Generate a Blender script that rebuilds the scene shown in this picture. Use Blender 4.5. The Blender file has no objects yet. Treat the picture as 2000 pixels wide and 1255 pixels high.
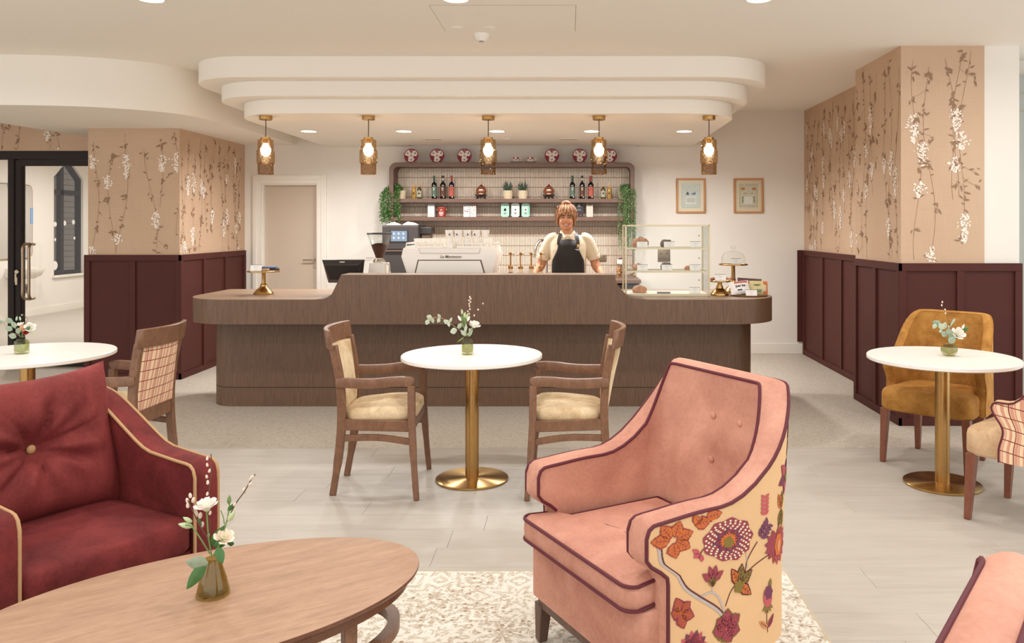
import bpy, bmesh, math, random
from mathutils import Vector, Matrix, Quaternion
R = math.radians
C = bpy.context.scene
COL = C.collection
# ------------------------------------------------------------------ camera
cam_d = bpy.data.cameras.new('camera')
cam = bpy.data.objects.new('camera', cam_d)
COL.objects.link(cam)
cam.location = (0, 0, 1.53)
cam.rotation_euler = (R(90), 0, 0)
cam_d.sensor_width = 36.0
cam_d.lens = 36.0 * 1600 / 2000
cam_d.shift_x = -0.055
cam_d.shift_y = -0.09225
cam_d.clip_start = 0.05
C.camera = cam
# ------------------------------------------------------------------ view, world
C.view_settings.view_transform = 'Standard'
C.view_settings.look = 'None'
C.view_settings.gamma = 1.0
C.view_settings.use_curve_mapping = False
C.view_settings.exposure = 0.28
W = bpy.data.worlds.new('world'); C.world = W
W.use_nodes = True
W.node_tree.nodes['Background'].inputs[0].default_value = (1.0, 1.0, 0.995, 1)
W.node_tree.nodes['Background'].inputs[1].default_value = 1.4
C.cycles.max_bounces = 10
C.cycles.diffuse_bounces = 6
C.cycles.glossy_bounces = 4
C.cycles.transmission_bounces = 6
C.cycles.transparent_max_bounces = 16
C.cycles.use_denoising = True
C.cycles.caustics_reflective = False
C.cycles.caustics_refractive = False
C.cycles.sample_clamp_indirect = 4.0
LIGHT_COL = (1.0, 0.995, 0.98)
P_MAIN, P_CANOPY, P_SIDE, P_BULB = 11.0, 26.0, 36.0, 1.6   # lamp powers in watts

def sun_area(): pass
# ------------------------------------------------------------------ colours and materials
def lin(h):
    if isinstance(h, str):
        h = h.lstrip('#'); c = [int(h[i:i+2], 16)/255 for i in (0, 2, 4)]
    else: c = list(h)
    return tuple((x/12.92 if x <= .04045 else ((x+.055)/1.055)**2.4) for x in c) + (1.0,)
MATS = {}
class NT:
    def __init__(s, m): s.t = m.node_tree; s.n = s.t.nodes; s.l = s.t.links
    def add(s, typ, **kw):
        nd = s.n.new(typ)
        for k, v in kw.items():
            if k == 'inp':
                for a, b in v.items():
                    if hasattr(b, 'bl_idname') or isinstance(b, bpy.types.NodeSocket): s.l.new(b, nd.inputs[a])
                    else: nd.inputs[a].default_value = b
            else: setattr(nd, k, v)
        return nd
    def math(s, op, a, b=0.0, c=None):
        nd = s.n.new('ShaderNodeMath'); nd.operation = op
        for i, x in enumerate((a, b, c)):
            if x is None: continue
            if isinstance(x, (int, float)): nd.inputs[i].default_value = x
            else: s.l.new(x, nd.inputs[i])
        return nd.outputs[0]
    def mix(s, f, a, b):
        nd = s.n.new('ShaderNodeMix'); nd.data_type = 'RGBA'
        for i, x in ((0, f), (6, a), (7, b)):
            if isinstance(x, (int, float, tuple)): nd.inputs[i].default_value = x
            else: s.l.new(x, nd.inputs[i])
        return nd.outputs[2]
    def ramp(s, f, stops):
        nd = s.n.new('ShaderNodeValToRGB'); e = nd.color_ramp.elements
        while len(e) < len(stops): e.new(.5)
        for k, (p, c) in zip(e, stops): k.position = p; k.color = c if isinstance(c, tuple) else (c, c, c, 1)
        s.l.new(f, nd.inputs[0]); return nd.outputs[0]
    def coords(s, kind='Object', scale=(1, 1, 1), rot=(0, 0, 0)):
        tc = s.n.new('ShaderNodeTexCoord'); mp = s.n.new('ShaderNodeMapping')
        mp.inputs['Scale'].default_value = scale; mp.inputs['Rotation'].default_value = rot
        s.l.new(tc.outputs[kind], mp.inputs[0]); return mp.outputs[0]
    def noise(s, v, scale=5, detail=3, rough=.5, dist=0):
        nd = s.n.new('ShaderNodeTexNoise'); s.l.new(v, nd.inputs['Vector'])
        nd.inputs['Scale'].default_value = scale; nd.inputs['Detail'].default_value = detail
        nd.inputs['Roughness'].default_value = rough; nd.inputs['Distortion'].default_value = dist
        return nd.outputs[0]
    def bump(s, h, strength=.2, dist=.002):
        nd = s.n.new('ShaderNodeBump'); nd.inputs['Strength'].default_value = strength
        nd.inputs['Distance'].default_value = dist; s.l.new(h, nd.inputs['Height']); return nd.outputs[0]
def newmat(name):
    m = bpy.data.materials.new(name); m.use_nodes = True
    b = m.node_tree.nodes['Principled BSDF']; MATS[name] = m
    return m, NT(m), b
def M(name, col, rough=.55, metal=0.0, var=.0, vscale=8, bump=.0, bscale=60, spec=.5, sheen=0, aniso=(1, 1, 1), coat=0, emit=0):
    """plain surface with a little procedural colour variation and relief"""
    m, t, b = newmat(name)
    c = lin(col)
    b.inputs['Roughness'].default_value = rough; b.inputs['Metallic'].default_value = metal
    b.inputs['Specular IOR Level'].default_value = spec
    if coat: b.inputs['Coat Weight'].default_value = coat
    if sheen:
        b.inputs['Sheen Weight'].default_value = sheen; b.inputs['Sheen Roughness'].default_value = .4
        b.inputs['Sheen Tint'].default_value = tuple(min(1, x*1.5+.1) for x in c[:3])+(1,)
    v = t.coords(scale=aniso)
    if var:
        n = t.noise(v, vscale, 4, .6)
        lo = tuple(x*(1-var) for x in c[:3])+(1,); hi = tuple(min(1, x*(1+var)) for x in c[:3])+(1,)
        t.l.new(t.ramp(n, [(.3, lo), (.7, hi)]), b.inputs['Base Color'])
    else: b.inputs['Base Color'].default_value = c
    if bump: t.l.new(t.bump(t.noise(v, bscale, 3), bump), b.inputs['Normal'])
    if emit:
        b.inputs['Emission Color'].default_value = c; b.inputs['Emission Strength'].default_value = emit
    return m
def wood(name, a, b_, scale=(18, 18, 1.2), rough=.4, bump=.05):
    m, t, b = newmat(name)
    v = t.coords(scale=scale)
    n1 = t.noise(v, 4, 6, .65, .6); n2 = t.noise(v, 22, 3, .6)
    f = t.math('ADD', t.math('MULTIPLY', n1, .65), t.math('MULTIPLY', n2, .35))
    t.l.new(t.ramp(f, [(.32, lin(a)), (.66, lin(b_))]), b.inputs['Base Color'])
    b.inputs['Roughness'].default_value = rough
    t.l.new(t.bump(f, bump, .002), b.inputs['Normal'])
    return m
def velvet(name, a, b_, scale=7, sheen=.5, rough=.75, fine=90):
    m, t, b = newmat(name)
    v = t.coords()
    n = t.noise(v, scale, 5, .62, .3); g = t.noise(v, fine, 3)
    f = t.math('ADD', t.math('MULTIPLY', n, .8), t.math('MULTIPLY', g, .2))
    t.l.new(t.ramp(f, [(.34, lin(a)), (.64, lin(b_))]), b.inputs['Base Color'])
    b.inputs['Roughness'].default_value = rough
    b.inputs['Sheen Weight'].default_value = sheen; b.inputs['Sheen Roughness'].default_value = .35
    b.inputs['Sheen Tint'].default_value = tuple(min(1, x*1.3+.05) for x in lin(b_)[:3])+(1,)
    b.inputs['Specular IOR Level'].default_value = .2
    t.l.new(t.bump(g, .25, .001), b.inputs['Normal'])
    return m
def glass(name, tint=(1, 1, 1), refl=.12, bub=0, rough=.02):
    """thin walled glass: tinted see-through with a mirror-like share that grows at grazing angles"""
    m = bpy.data.materials.new(name); m.use_nodes = True; t = NT(m); t.n.clear(); MATS[name] = m
    tr = t.add('ShaderNodeBsdfTransparent'); gl = t.add('ShaderNodeBsdfGlossy')
    gl.inputs['Roughness'].default_value = rough
    lw = t.add('ShaderNodeLayerWeight'); lw.inputs['Blend'].default_value = .25
    f = t.math('ADD', t.math('MULTIPLY', t.math('POWER', lw.outputs['Facing'], 2.2), .55), refl*.25)
    c = tint+(1,)
    if bub:
        v = t.coords(); vo = t.add('ShaderNodeTexVoronoi'); t.l.new(v, vo.inputs['Vector']); vo.inputs['Scale'].default_value = bub
        k = t.ramp(vo.outputs['Distance'], [(.12, (min(1, tint[0]*1.5), min(1, tint[1]*1.55), min(1, tint[2]*1.7), 1)), (.3, c)])
        t.l.new(k, tr.inputs[0])
        t.l.new(t.bump(vo.outputs['Distance'], .6, .003), gl.inputs['Normal'])
    else: tr.inputs[0].default_value = c
    f = t.math('MINIMUM', f, .9)
    mx = t.add('ShaderNodeMixShader'); t.l.new(f, mx.inputs[0]); t.l.new(tr.outputs[0], mx.inputs[1]); t.l.new(gl.outputs[0], mx.inputs[2])
    o = t.add('ShaderNodeOutputMaterial'); t.l.new(mx.outputs[0], o.inputs[0])
    return m
def glow(name, col, strength):
    m = bpy.data.materials.new(name); m.use_nodes = True; t = NT(m); t.n.clear(); MATS[name] = m
    e = t.add('ShaderNodeEmission'); e.inputs[0].default_value = col+(1,); e.inputs[1].default_value = strength
    o = t.add('ShaderNodeOutputMaterial'); t.l.new(e.outputs[0], o.inputs[0]); return m
# ------------------------------------------------------------------ mesh building
class G:
    """collects vertices and faces of one mesh"""
    def __init__(s): s.v = []; s.f = []; s.m = []
    def add(s, vs, fs, mi=0, tf=None):
        o = len(s.v)
        s.v += [tuple(tf @ Vector(p)) if tf else tuple(p) for p in vs]
        s.f += [tuple(i+o for i in f) for f in fs]; s.m += [mi]*len(fs)
        return s
    def box(s, x0, y0, z0, x1, y1, z1, mi=0, tf=None):
        vs = [(x0,y0,z0),(x1,y0,z0),(x1,y1,z0),(x0,y1,z0),(x0,y0,z1),(x1,y0,z1),(x1,y1,z1),(x0,y1,z1)]
        return s.add(vs, [(0,3,2,1),(4,5,6,7),(0,1,5,4),(1,2,6,5),(2,3,7,6),(3,0,4,7)], mi, tf)
    def cbox(s, c, d, mi=0, tf=None):
        return s.box(c[0]-d[0]/2, c[1]-d[1]/2, c[2]-d[2]/2, c[0]+d[0]/2, c[1]+d[1]/2, c[2]+d[2]/2, mi, tf)
    def grid(s, rows, closed=False, cap=False, mi=0, tf=None, flip=False):
        """rows of equal length -> quads; closed joins each row's ends; cap closes first and last row"""
        n = len(rows[0]); vs = [p for r in rows for p in r]; fs = []
        for j in range(len(rows)-1):
            for i in range(n if closed else n-1):
                a, b = j*n+i, j*n+(i+1) % n
                q = (a, b, b+n, a+n); fs.append(q[::-1] if flip else q)
        if cap:
            a = tuple(range(n)); b = tuple(range((len(rows)-1)*n, len(rows)*n))
            fs += [a if flip else a[::-1], b[::-1] if flip else b]
        return s.add(vs, fs, mi, tf)
    def lathe(s, prof, n=24, mi=0, tf=None, cap=True, flute=None):
        rows = []
        for r, z in prof:
            row = []
            for i in range(n):
                a = 2*math.pi*i/n; k = r*(1+(flute[1]*math.cos(flute[0]*a) if flute else 0))
                row.append((k*math.cos(a), k*math.sin(a), z))
            rows.append(row)
        return s.grid(rows, True, cap, mi, tf)
    def tube(s, pts, rad, n=8, mi=0, tf=None, closed=False, flat=None):
        """round (or, with flat=(w,h,up), rectangular) bar swept along pts"""
        P = [Vector(p) for p in pts]; k = len(P); rows = []
        up = None
        for i in range(k):
            if closed: d = P[(i+1) % k]-P[i-1]
            else: d = P[min(i+1, k-1)]-P[max(i-1, 0)]
            d.normalize()
            if up is None:
                up = Vector(flat[2]) if flat else (Vector((0, 0, 1)) if abs(d.z) < .9 else Vector((1, 0, 0)))
            elif flat: up = Vector(flat[2])
            u = (up-d*up.dot(d))
            if u.length < 1e-5: u = Vector((1, 0, 0))-d*d.x
            u.normalize(); w = d.cross(u)
            if not flat: up = u
            r = rad[i] if isinstance(rad, (list, tuple)) else rad
            if flat:
                a, b = flat[0]/2, flat[1]/2
                if isinstance(rad, (list, tuple)): a, b = a*r, b*r
                row = [P[i]+w*x+u*y for x, y in ((-a,-b),(a,-b),(a,b),(-a,b))]
            else: row = [P[i]+(u*math.cos(2*math.pi*j/n)+w*math.sin(2*math.pi*j/n))*r for j in range(n)]
            rows.append([tuple(p) for p in row])
        if closed: rows.append(rows[0])
        return s.grid(rows, True, not closed, mi, tf)
    def prism(s, poly, z0, z1, mi=0, tf=None):
        """2-D outline (x,y) pulled up from z0 to z1"""
        n = len(poly); vs = [(x, y, z0) for x, y in poly]+[(x, y, z1) for x, y in poly]
        fs = [tuple(range(n))[::-1], tuple(range(n, 2*n))]+[(i, (i+1) % n, n+(i+1) % n, n+i) for i in range(n)]
        return s.add(vs, fs, mi, tf)
    def ball(s, c, r, nu=12, nv=8, mi=0, tf=None):
        if isinstance(r, (int, float)): r = (r, r, r)
        rows = []
        for j in range(nv+1):
            a = math.pi*(j/nv)-math.pi/2; cz = math.sin(a); cr = max(math.cos(a), .02)
            rows.append([(c[0]+r[0]*cr*math.cos(2*math.pi*i/nu), c[1]+r[1]*cr*math.sin(2*math.pi*i/nu), c[2]+r[2]*cz) for i in range(nu)])
        return s.grid(rows, True, True, mi, tf)
    def build(s, name, mat, parent=None, bevel=0, seg=2, smooth=40, loc=None, rot=None, fix=True):
        me = bpy.data.meshes.new(name); me.from_pydata(s.v, [], s.f)
        mats = mat if isinstance(mat, (list, tuple)) else [mat]
        for m in mats: me.materials.append(MATS[m] if isinstance(m, str) else m)
        me.polygons.foreach_set('material_index', s.m)
        if fix or bevel:
            bm = bmesh.new(); bm.from_mesh(me)
            if fix:
                bmesh.ops.remove_doubles(bm, verts=bm.verts, dist=1e-6)
                bmesh.ops.recalc_face_normals(bm, faces=bm.faces)
            if bevel:
                es = [e for e in bm.edges if len(e.link_faces) == 2 and e.calc_face_angle(0) > R(35)]
                bmesh.ops.bevel(bm, geom=es, offset=bevel, segments=seg, affect='EDGES', profile=.5, clamp_overlap=True)
            bm.to_mesh(me); bm.free()
        if smooth:
            me.polygons.foreach_set('use_smooth', [True]*len(me.polygons))
            me.set_sharp_from_angle(angle=R(smooth))
        me.update()
        return link(name, me, parent, loc, rot)
def link(name, me, parent=None, loc=None, rot=None):
    o = bpy.data.objects.new(name, me); COL.objects.link(o)
    if parent is not None: o.parent = parent
    if loc: o.location = loc
    if rot: o.rotation_euler = rot
    return o
def tag(o, label=None, cat=None, group=None, kind=None):
    for k, v in (('label', label), ('category', cat), ('group', group), ('kind', kind)):
        if v: o[k] = v
    return o
def thing(name, label, cat, loc=(0, 0, 0), rz=0, group=None):
    o = bpy.data.objects.new(name, None); COL.objects.link(o); o.empty_display_size = .1
    o.location = loc; o.rotation_euler = (0, 0, rz)
    return tag(o, label, cat, group)
KIDS = {}
def dup(root, loc, rz=0, label=None, group=None):
    r = root.copy(); COL.objects.link(r); r.location = loc; r.rotation_euler = (0, 0, rz)
    if label: r['label'] = label
    if group: r['group'] = group
    def rec(a, b):
        for ch in [o for o in COL.objects if o.parent == a]:
            c = ch.copy(); COL.objects.link(c); c.parent = b; rec(ch, c)
    rec(root, r)
    return r
def subd(o, lv=1, apply=True):
    md = o.modifiers.new('s', 'SUBSURF'); md.levels = lv; md.render_levels = lv
    if apply: bake(o)
    return o
def bake(o):
    dg = bpy.context.evaluated_depsgraph_get(); dg.update()
    me = bpy.data.meshes.new_from_object(o.evaluated_get(dg)); me.name = o.name
    o.modifiers.clear(); o.data = me
    me.polygons.foreach_set('use_smooth', [True]*len(me.polygons))
    return o
def text(name, s, size, mat, parent, loc, rot, depth=.0008, align='CENTER', bold=0, shear=0, sx=1):
    cu = bpy.data.curves.new(name, 'FONT'); cu.body = s; cu.size = size; cu.extrude = depth
    cu.align_x = align; cu.align_y = 'CENTER'; cu.offset = bold; cu.shear = shear; cu.resolution_u = 3
    o = bpy.data.objects.new(name, cu); COL.objects.link(o)
    dg = bpy.context.evaluated_depsgraph_get(); dg.update()
    me = bpy.data.meshes.new_from_object(o.evaluated_get(dg))
    bpy.data.objects.remove(o)
    me.materials.clear(); me.materials.append(MATS[mat])
    r = link(name, me, parent, loc, rot); r.scale = (sx, 1, 1)
    return r
def arc(cx, cy, r, a0, a1, n):
    return [(cx+r*math.cos(R(a0+(a1-a0)*i/n)), cy+r*math.sin(R(a0+(a1-a0)*i/n))) for i in range(n+1)]
def rrect(x0, y0, x1, y1, r, n=8, rs=None):
    """rounded rectangle outline; rs = radii for (x0y0, x1y0, x1y1, x0y1)"""
    a, b, c, d = rs or (r, r, r, r)
    out = []
    for (cx, cy, q, s0) in ((x0+a, y0+a, a, 180), (x1-b, y0+b, b, 270), (x1-c, y1-c, c, 0), (x0+d, y1-d, d, 90)):
        out += arc(cx, cy, q, s0, s0+90, n) if q > 0 else [(cx, cy)]
    return out
def smooth(x, a=0.0, b=1.0):
    t = min(1, max(0, (x-a)/(b-a))); return t*t*(3-2*t)
def lerp(a, b, t): return a+(b-a)*t
def catmull(P, n=6, closed=False):
    P = [Vector(p) for p in P]; k = len(P); out = []
    for i in range(k if closed else k-1):
        p0 = P[i-1] if (closed or i) else P[0]*2-P[1]
        p1, p2 = P[i], P[(i+1) % k]
        p3 = P[(i+2) % k] if (closed or i+2 < k) else P[k-1]*2-P[k-2]
        for j in range(n):
            t = j/n
            out.append(.5*((2*p1)+(p2-p0)*t+(2*p0-5*p1+4*p2-p3)*t*t+(3*p1-p0-3*p2+p3)*t**3))
    if not closed: out.append(P[-1])
    return out
def TF(loc=(0, 0, 0), rx=0, ry=0, rz=0, sc=(1, 1, 1)):
    return Matrix.Translation(loc) @ Matrix.Rotation(rz, 4, 'Z') @ Matrix.Rotation(ry, 4, 'Y') @ Matrix.Rotation(rx, 4, 'X') @ Matrix.Diagonal(sc+(1,))
# ------------------------------------------------------------------ materials of the setting
M('wall_paint', '#e6e0d7', .8, var=.015, vscale=3, bump=.04, bscale=140)
M('ceiling_paint', '#efe9df', .85)
M('white_gloss', '#e8e2d8', .4)
M('paper_leaf', '#927259', .8); M('paper_stem', '#94725a', .8); M('paper_white', '#efe3d6', .8)
M('maroon', '#4c241f', .62, var=.06, vscale=5, bump=.03, bscale=200, spec=.25)
M('door_grey', '#c4b3a1', .5)
M('black_metal', '#2e2724', .65, spec=.3)
M('grey_panel', '#a5a9a3', .5, var=.03)
M('steel', '#b9b2aa', .28, 1.0); M('nickel', '#a8957f', .3, 1.0)
M('brass', '#b8925c', .27, 1.0, var=.05, vscale=30)
M('dark_brick', '#5b5048', .85, var=.2, vscale=20)
M('blue_tape', '#7fa3d0', .7); M('white_plastic', '#ece8e0', .4); M('sticker', '#f2eee8', .6)
M('bronze_plate', '#83715c', .35, .6)
M('groove', '#b5a894', .9)
wood('counter_wood', '#4e3726', '#725540', (26, 26, 1.6), .42, .06)
wood('shelf_wood', '#5a4234', '#76594a', (3, 26, 26), .45, .05)
glass('clear_glass', (.97, .98, .97), .10)
glass('door_glass', (.96, .95, .94), .06)
m, t, b = newmat('wallpaper')
v = t.coords()
g1 = t.noise(t.coords(scale=(1, 1, 60)), 6, 2); g2 = t.noise(t.coords(scale=(60, 60, 1)), 6, 2)
n = t.noise(v, 1.3, 3)
f = t.math('ADD', t.math('MULTIPLY', n, .5), t.math('ADD', t.math('MULTIPLY', g1, .25), t.math('MULTIPLY', g2, .25)))
t.l.new(t.ramp(f, [(.3, lin('#bb9b7e')), (.7, lin('#cdb096'))]), b.inputs['Base Color']); b.inputs['Roughness'].default_value = .7
def plank_mat(name, a, b_, c_):
    m, t, b = newmat(name)
    ge = t.add('ShaderNodeNewGeometry'); oi = t.add('ShaderNodeObjectInfo')
    off = t.add('ShaderNodeCombineXYZ'); t.l.new(t.math('MULTIPLY', oi.outputs['Random'], 40.), off.inputs[2])
    ad = t.add('ShaderNodeVectorMath', operation='ADD'); t.l.new(ge.outputs['Position'], ad.inputs[0]); t.l.new(off.outputs[0], ad.inputs[1])
    mp = t.add('ShaderNodeMapping'); mp.inputs['Scale'].default_value = (.9, 9, 1); t.l.new(ad.outputs[0], mp.inputs[0])
    n1 = t.noise(mp.outputs[0], 1.6, 5, .6, .7); n2 = t.noise(mp.outputs[0], 9, 4, .6)
    f = t.math('ADD', t.math('MULTIPLY', n1, .7), t.math('MULTIPLY', n2, .3))
    c = t.ramp(f, [(.28, lin(a)), (.48, lin(b_)), (.72, lin(c_))])
    sh = t.mix(t.math('MULTIPLY', oi.outputs['Random'], .35), c, lin(b_))
    t.l.new(sh, b.inputs['Base Color']); b.inputs['Roughness'].default_value = .5
    t.l.new(t.bump(n2, .05, .001), b.inputs['Normal'])
plank_mat('plank', '#a79f93', '#b2aa9f', '#bcb5aa')
m, t, b = newmat('terrazzo')
v = t.coords()
vo = t.add('ShaderNodeTexVoronoi'); t.l.new(v, vo.inputs['Vector']); vo.inputs['Scale'].default_value = 55
n = t.noise(v, 24, 5, .7)
f = t.math('ADD', t.math('MULTIPLY', vo.outputs['Distance'], .45), t.math('MULTIPLY', n, .75))
t.l.new(t.ramp(f, [(.38, lin('#9f9486')), (.5, lin('#b7ad9f')), (.7, lin('#c3b9ab'))]), b.inputs['Base Color'])
b.inputs['Roughness'].default_value = .5

# ------------------------------------------------------------------ floor
g = G(); g.box(-9.6, -1.0, -.12, 5.4, 17.5, -.0065)
floor = tag(g.build('floor', 'plank', smooth=0), kind='structure')
g = G(); g.box(-9.6, 5.672, -.0064, 5.4, 9.9, 0); g.build('stone_area', 'terrazzo', floor, smooth=0)
g = G(); g.box(-9.6, 9.9, -.0064, 5.4, 17.5, 0).box(-9.6, -1.0, -.0064, 5.4, 1.27, 0); g.build('plain_area', 'plank', floor, smooth=0)
g = G(); g.box(0, 0, -.0064, 1.3190, .2182, 0); pk = g.build('plank', 'plank', floor, bevel=.0012, seg=1, smooth=0, loc=(0, 0, 0))
rnd = random.Random(4); first = True
for r in range(20):
    y = 5.67-.22*(r+1); x = -5.6+rnd.random()*1.3-1.3
    while x < 4.6:
        o = pk if first else link('plank', pk.data, floor)
        o.location = (x, y+.001, 0); first = False; x += 1.32
# ------------------------------------------------------------------ ceiling with its stepped canopy and curved soffit
g = G(); g.box(-9.6, 8.9, 2.93, 5.4, 17.5, 3.05).box(-6.4, -1.0, 2.93, 5.4, 8.9, 3.05).box(-9.6, 4.0, 2.93, -6.4, 8.9, 3.05)
ceiling = tag(g.build('ceiling', 'ceiling_paint', smooth=0), kind='structure')
def tier(x0, x1, y0, z0, z1, r, notch=False):
    p = rrect(x0, y0, x1, 9.9, 0, 14, (r, r, 0, 0))
    if notch:
        i = len(p)-2
        p = p[:i]+[(x1, 9.9), (.84, 9.9), (.84, 9.71), (-1.9, 9.71), (-1.9, 9.9), (x0, 9.9)]
    G().prism(p, z0, z1).build('canopy_tier', 'ceiling_paint', ceiling, bevel=.004, seg=1, smooth=30)
tier(-3.22, 1.73, 6.70, 2.755, 2.93, .55)
tier(-3.08, 1.60, 6.86, 2.626, 2.755, .52)
tier(-2.93, 1.49, 7.00, 2.50, 2.626, .50, True)
sof = [Vector((a, b)).to_3d() for a, b in ((-5.36, 6.63), (-5.0, 6.63), (-4.6, 6.65), (-4.2, 6.69), (-3.88, 6.79), (-3.6, 6.96), (-3.41, 7.2), (-3.33, 7.5), (-3.29, 7.9), (-3.28, 8.4), (-3.28, 9.9))]
p = [(q.x, q.y) for q in catmull(sof, 5)]+[(-5.25, 9.9), (-5.30, 9.05), (-5.41, 7.8)]
G().prism(p, 2.52, 2.93).build('soffit', 'ceiling_paint', ceiling, smooth=30)
# access hatch in the ceiling: a panel standing 2 mm out of a dark joint
hx0, hx1, hy0, hy1 = -.88, .05, 5.17, 5.86
g = G()
for a in ((hx0, hy0, hx1, hy0+.004), (hx0, hy1-.004, hx1, hy1), (hx0, hy0, hx0+.004, hy1), (hx1-.004, hy0, hx1, hy1)):
    g.box(a[0], a[1], 2.9285, a[2], a[3], 2.931)
hj = g.build('access_hatch', 'groove', ceiling, smooth=0)
G().box(hx0+.004, hy0+.004, 2.9275, hx1-.004, hy1-.004, 2.931).build('panel', 'ceiling_paint', hj, smooth=0)
# ------------------------------------------------------------------ walls
g = G(); g.box(-3.95, 9.9, 0, -3.71, 10.1, 2.93).box(-3.02, 9.9, 0, 3.3, 10.1, 2.93).box(-3.71, 9.9, 2.06, -3.02, 10.1, 2.93)
wall_back = tag(g.build('wall_back', 'wall_paint', smooth=0), kind='structure')
g = G(); g.box(-4.83, 8.24, 0, -3.91, 10.1, 2.53)
wall_left = tag(g.build('wall_left', 'wallpaper', smooth=0), kind='structure')
g = G(); g.box(-9.3, 8.93, 2.36, -4.83, 9.07, 2.93); tag(g.build('wall_partition', 'wallpaper', smooth=0), kind='structure')
wall_lintel = bpy.data.objects['wall_partition']
g = G(); g.box(2.85, 7.33, 0, 3.3, 9.9, 2.93).box(2.57, 6.33, 0, 3.215, 7.33, 2.93)
wall_right = tag(g.build('wall_right', 'wallpaper', smooth=0), kind='structure')
g = G(); g.box(3.215, 6.34, 0, 3.49, 7.33, 2.93); tag(g.build('wall_pier', 'wall_paint', smooth=0), kind='structure')
g = G(); g.box(3.49, 6.9, 0, 5.4, 7.0, 2.93); tag(g.build('wall_alcove', 'wall_paint', smooth=0), kind='structure')
g = G(); g.box(3.49, 6.78, 0, 5.2, 6.895, 2.79); d3 = tag(g.build('door_3', 'grey_panel', bevel=.002, smooth=0), kind='structure')
G().box(3.49, 6.772, 2.635, 5.2, 6.78, 2.641).box(3.49, 6.772, 2.485, 5.2, 6.78, 2.491).build('joint', 'groove', d3, smooth=0)
for i, z in enumerate((2.44, 2.2, 1.95, 1.7, 1.45)):
    G().lathe([(.006, 0), (.006, .004)], 8, tf=TF((3.55, 6.781, z), rx=R(90))).build('screw', 'black_metal', d3)
g = G(); g.box(-9.6, 5.0, 0, -9.5, 9.05, 2.93); tag(g.build('wall_west', 'wall_paint', smooth=0), kind='structure')
# skirting and the door in the back wall
g = G(); g.box(-2.9, 9.882, 0, 2.85, 9.9, .125); tag(g.build('baseboard_back', 'white_gloss', bevel=.004, smooth=0), kind='structure')
d1 = G().box(-3.71, 9.965, 0, -3.02, 10.005, 2.06).build('door_1', 'door_grey', smooth=0); tag(d1, kind='structure')
g = G(); g.box(-3.815, 9.875, 0, -3.70, 9.9, 2.16).box(-3.03, 9.875, 0, -2.92, 9.9, 2.16).box(-3.70, 9.875, 2.05, -3.03, 9.9, 2.16)
g.box(-3.80, 9.866, 0, -3.755, 9.876, 2.145).box(-2.98, 9.866, 0, -2.935, 9.876, 2.145).box(-3.755, 9.866, 2.1, -2.98, 9.876, 2.145)
g.box(-3.712, 9.90, 0, -3.685, 9.965, 2.06).box(-3.045, 9.90, 0, -3.018, 9.965, 2.06).box(-3.685, 9.9, 2.035, -3.045, 9.965, 2.06)
g.build('door_frame', 'white_gloss', d1, bevel=.003, smooth=0)
g = G(); g.lathe([(.026, 0), (.026, .01)], 18, tf=TF((-3.08, 9.965, 1.13), rx=R(90)))
g.tube([(-3.08, 9.955, 1.13), (-3.08, 9.915, 1.13), (-3.10, 9.91, 1.13), (-3.21, 9.91, 1.13)], .009, 10)
h = g.build('handle', 'nickel', d1)
G().lathe([(.026, 0), (.026, .008)], 18, tf=TF((-3.08, 9.965, 1.055), rx=R(90))).build('lock_plate', 'nickel', d1)
# ------------------------------------------------------------------ maroon panelling
def panelling(name, runs):
    """runs: (start xy, direction, outward normal, stile positions along the run); panels sit back between proud stiles and rails"""
    base = None
    for (x0, y0), (ux, uy), (nx, ny), st in runs:
        tf = Matrix(((ux, nx, 0, x0), (uy, ny, 0, y0), (0, 0, 1, 0), (0, 0, 0, 1)))
        L = st[-1]; w = .058
        g = G(); g.box(0, .001, 1.19, L, .028, 1.25, tf=tf).box(0, .001, 0, L, .028, .06, tf=tf)
        if base is None: base = tag(g.build(name, 'maroon', bevel=.002, seg=1, smooth=0), kind='structure')
        else: g.build('rail', 'maroon', base, bevel=.002, seg=1, smooth=0)
        for i, s in enumerate(st):
            a = max(0, s-w/2) if i < len(st)-1 else L-w
            if i == 0: a = 0
            G().box(a, .001, .06, a+w, .0285, 1.19, tf=tf).build('stile', 'maroon', base, bevel=.002, seg=1, smooth=0)
            if i < len(st)-1:
                G().box(s, .001, .06, st[i+1], .010, 1.19, tf=tf).build('panel', 'maroon', base, smooth=0)
    return base
panelling('trim_1', [((-4.858, 8.24), (1, 0), (0, -1), (0, .487, .976)), ((-3.91, 8.212), (0, 1), (1, 0), (0, .545, 1.1, 1.66))])
panelling('trim_2', [((2.85, 7.30), (0, 1), (-1, 0), (0, .55, 1.2, 1.83, 2.57)), ((2.57, 6.302), (0, 1), (-1, 0), (0, .51, 1.0)), ((2.542, 6.33), (1, 0), (0, -1), (0, .478, .955))])
g = G(); g.box(2.765, 9.872, .15, 2.822, 9.9, 1.25); tag(g.build('trim_3', 'maroon', smooth=0), kind='structure')
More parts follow.
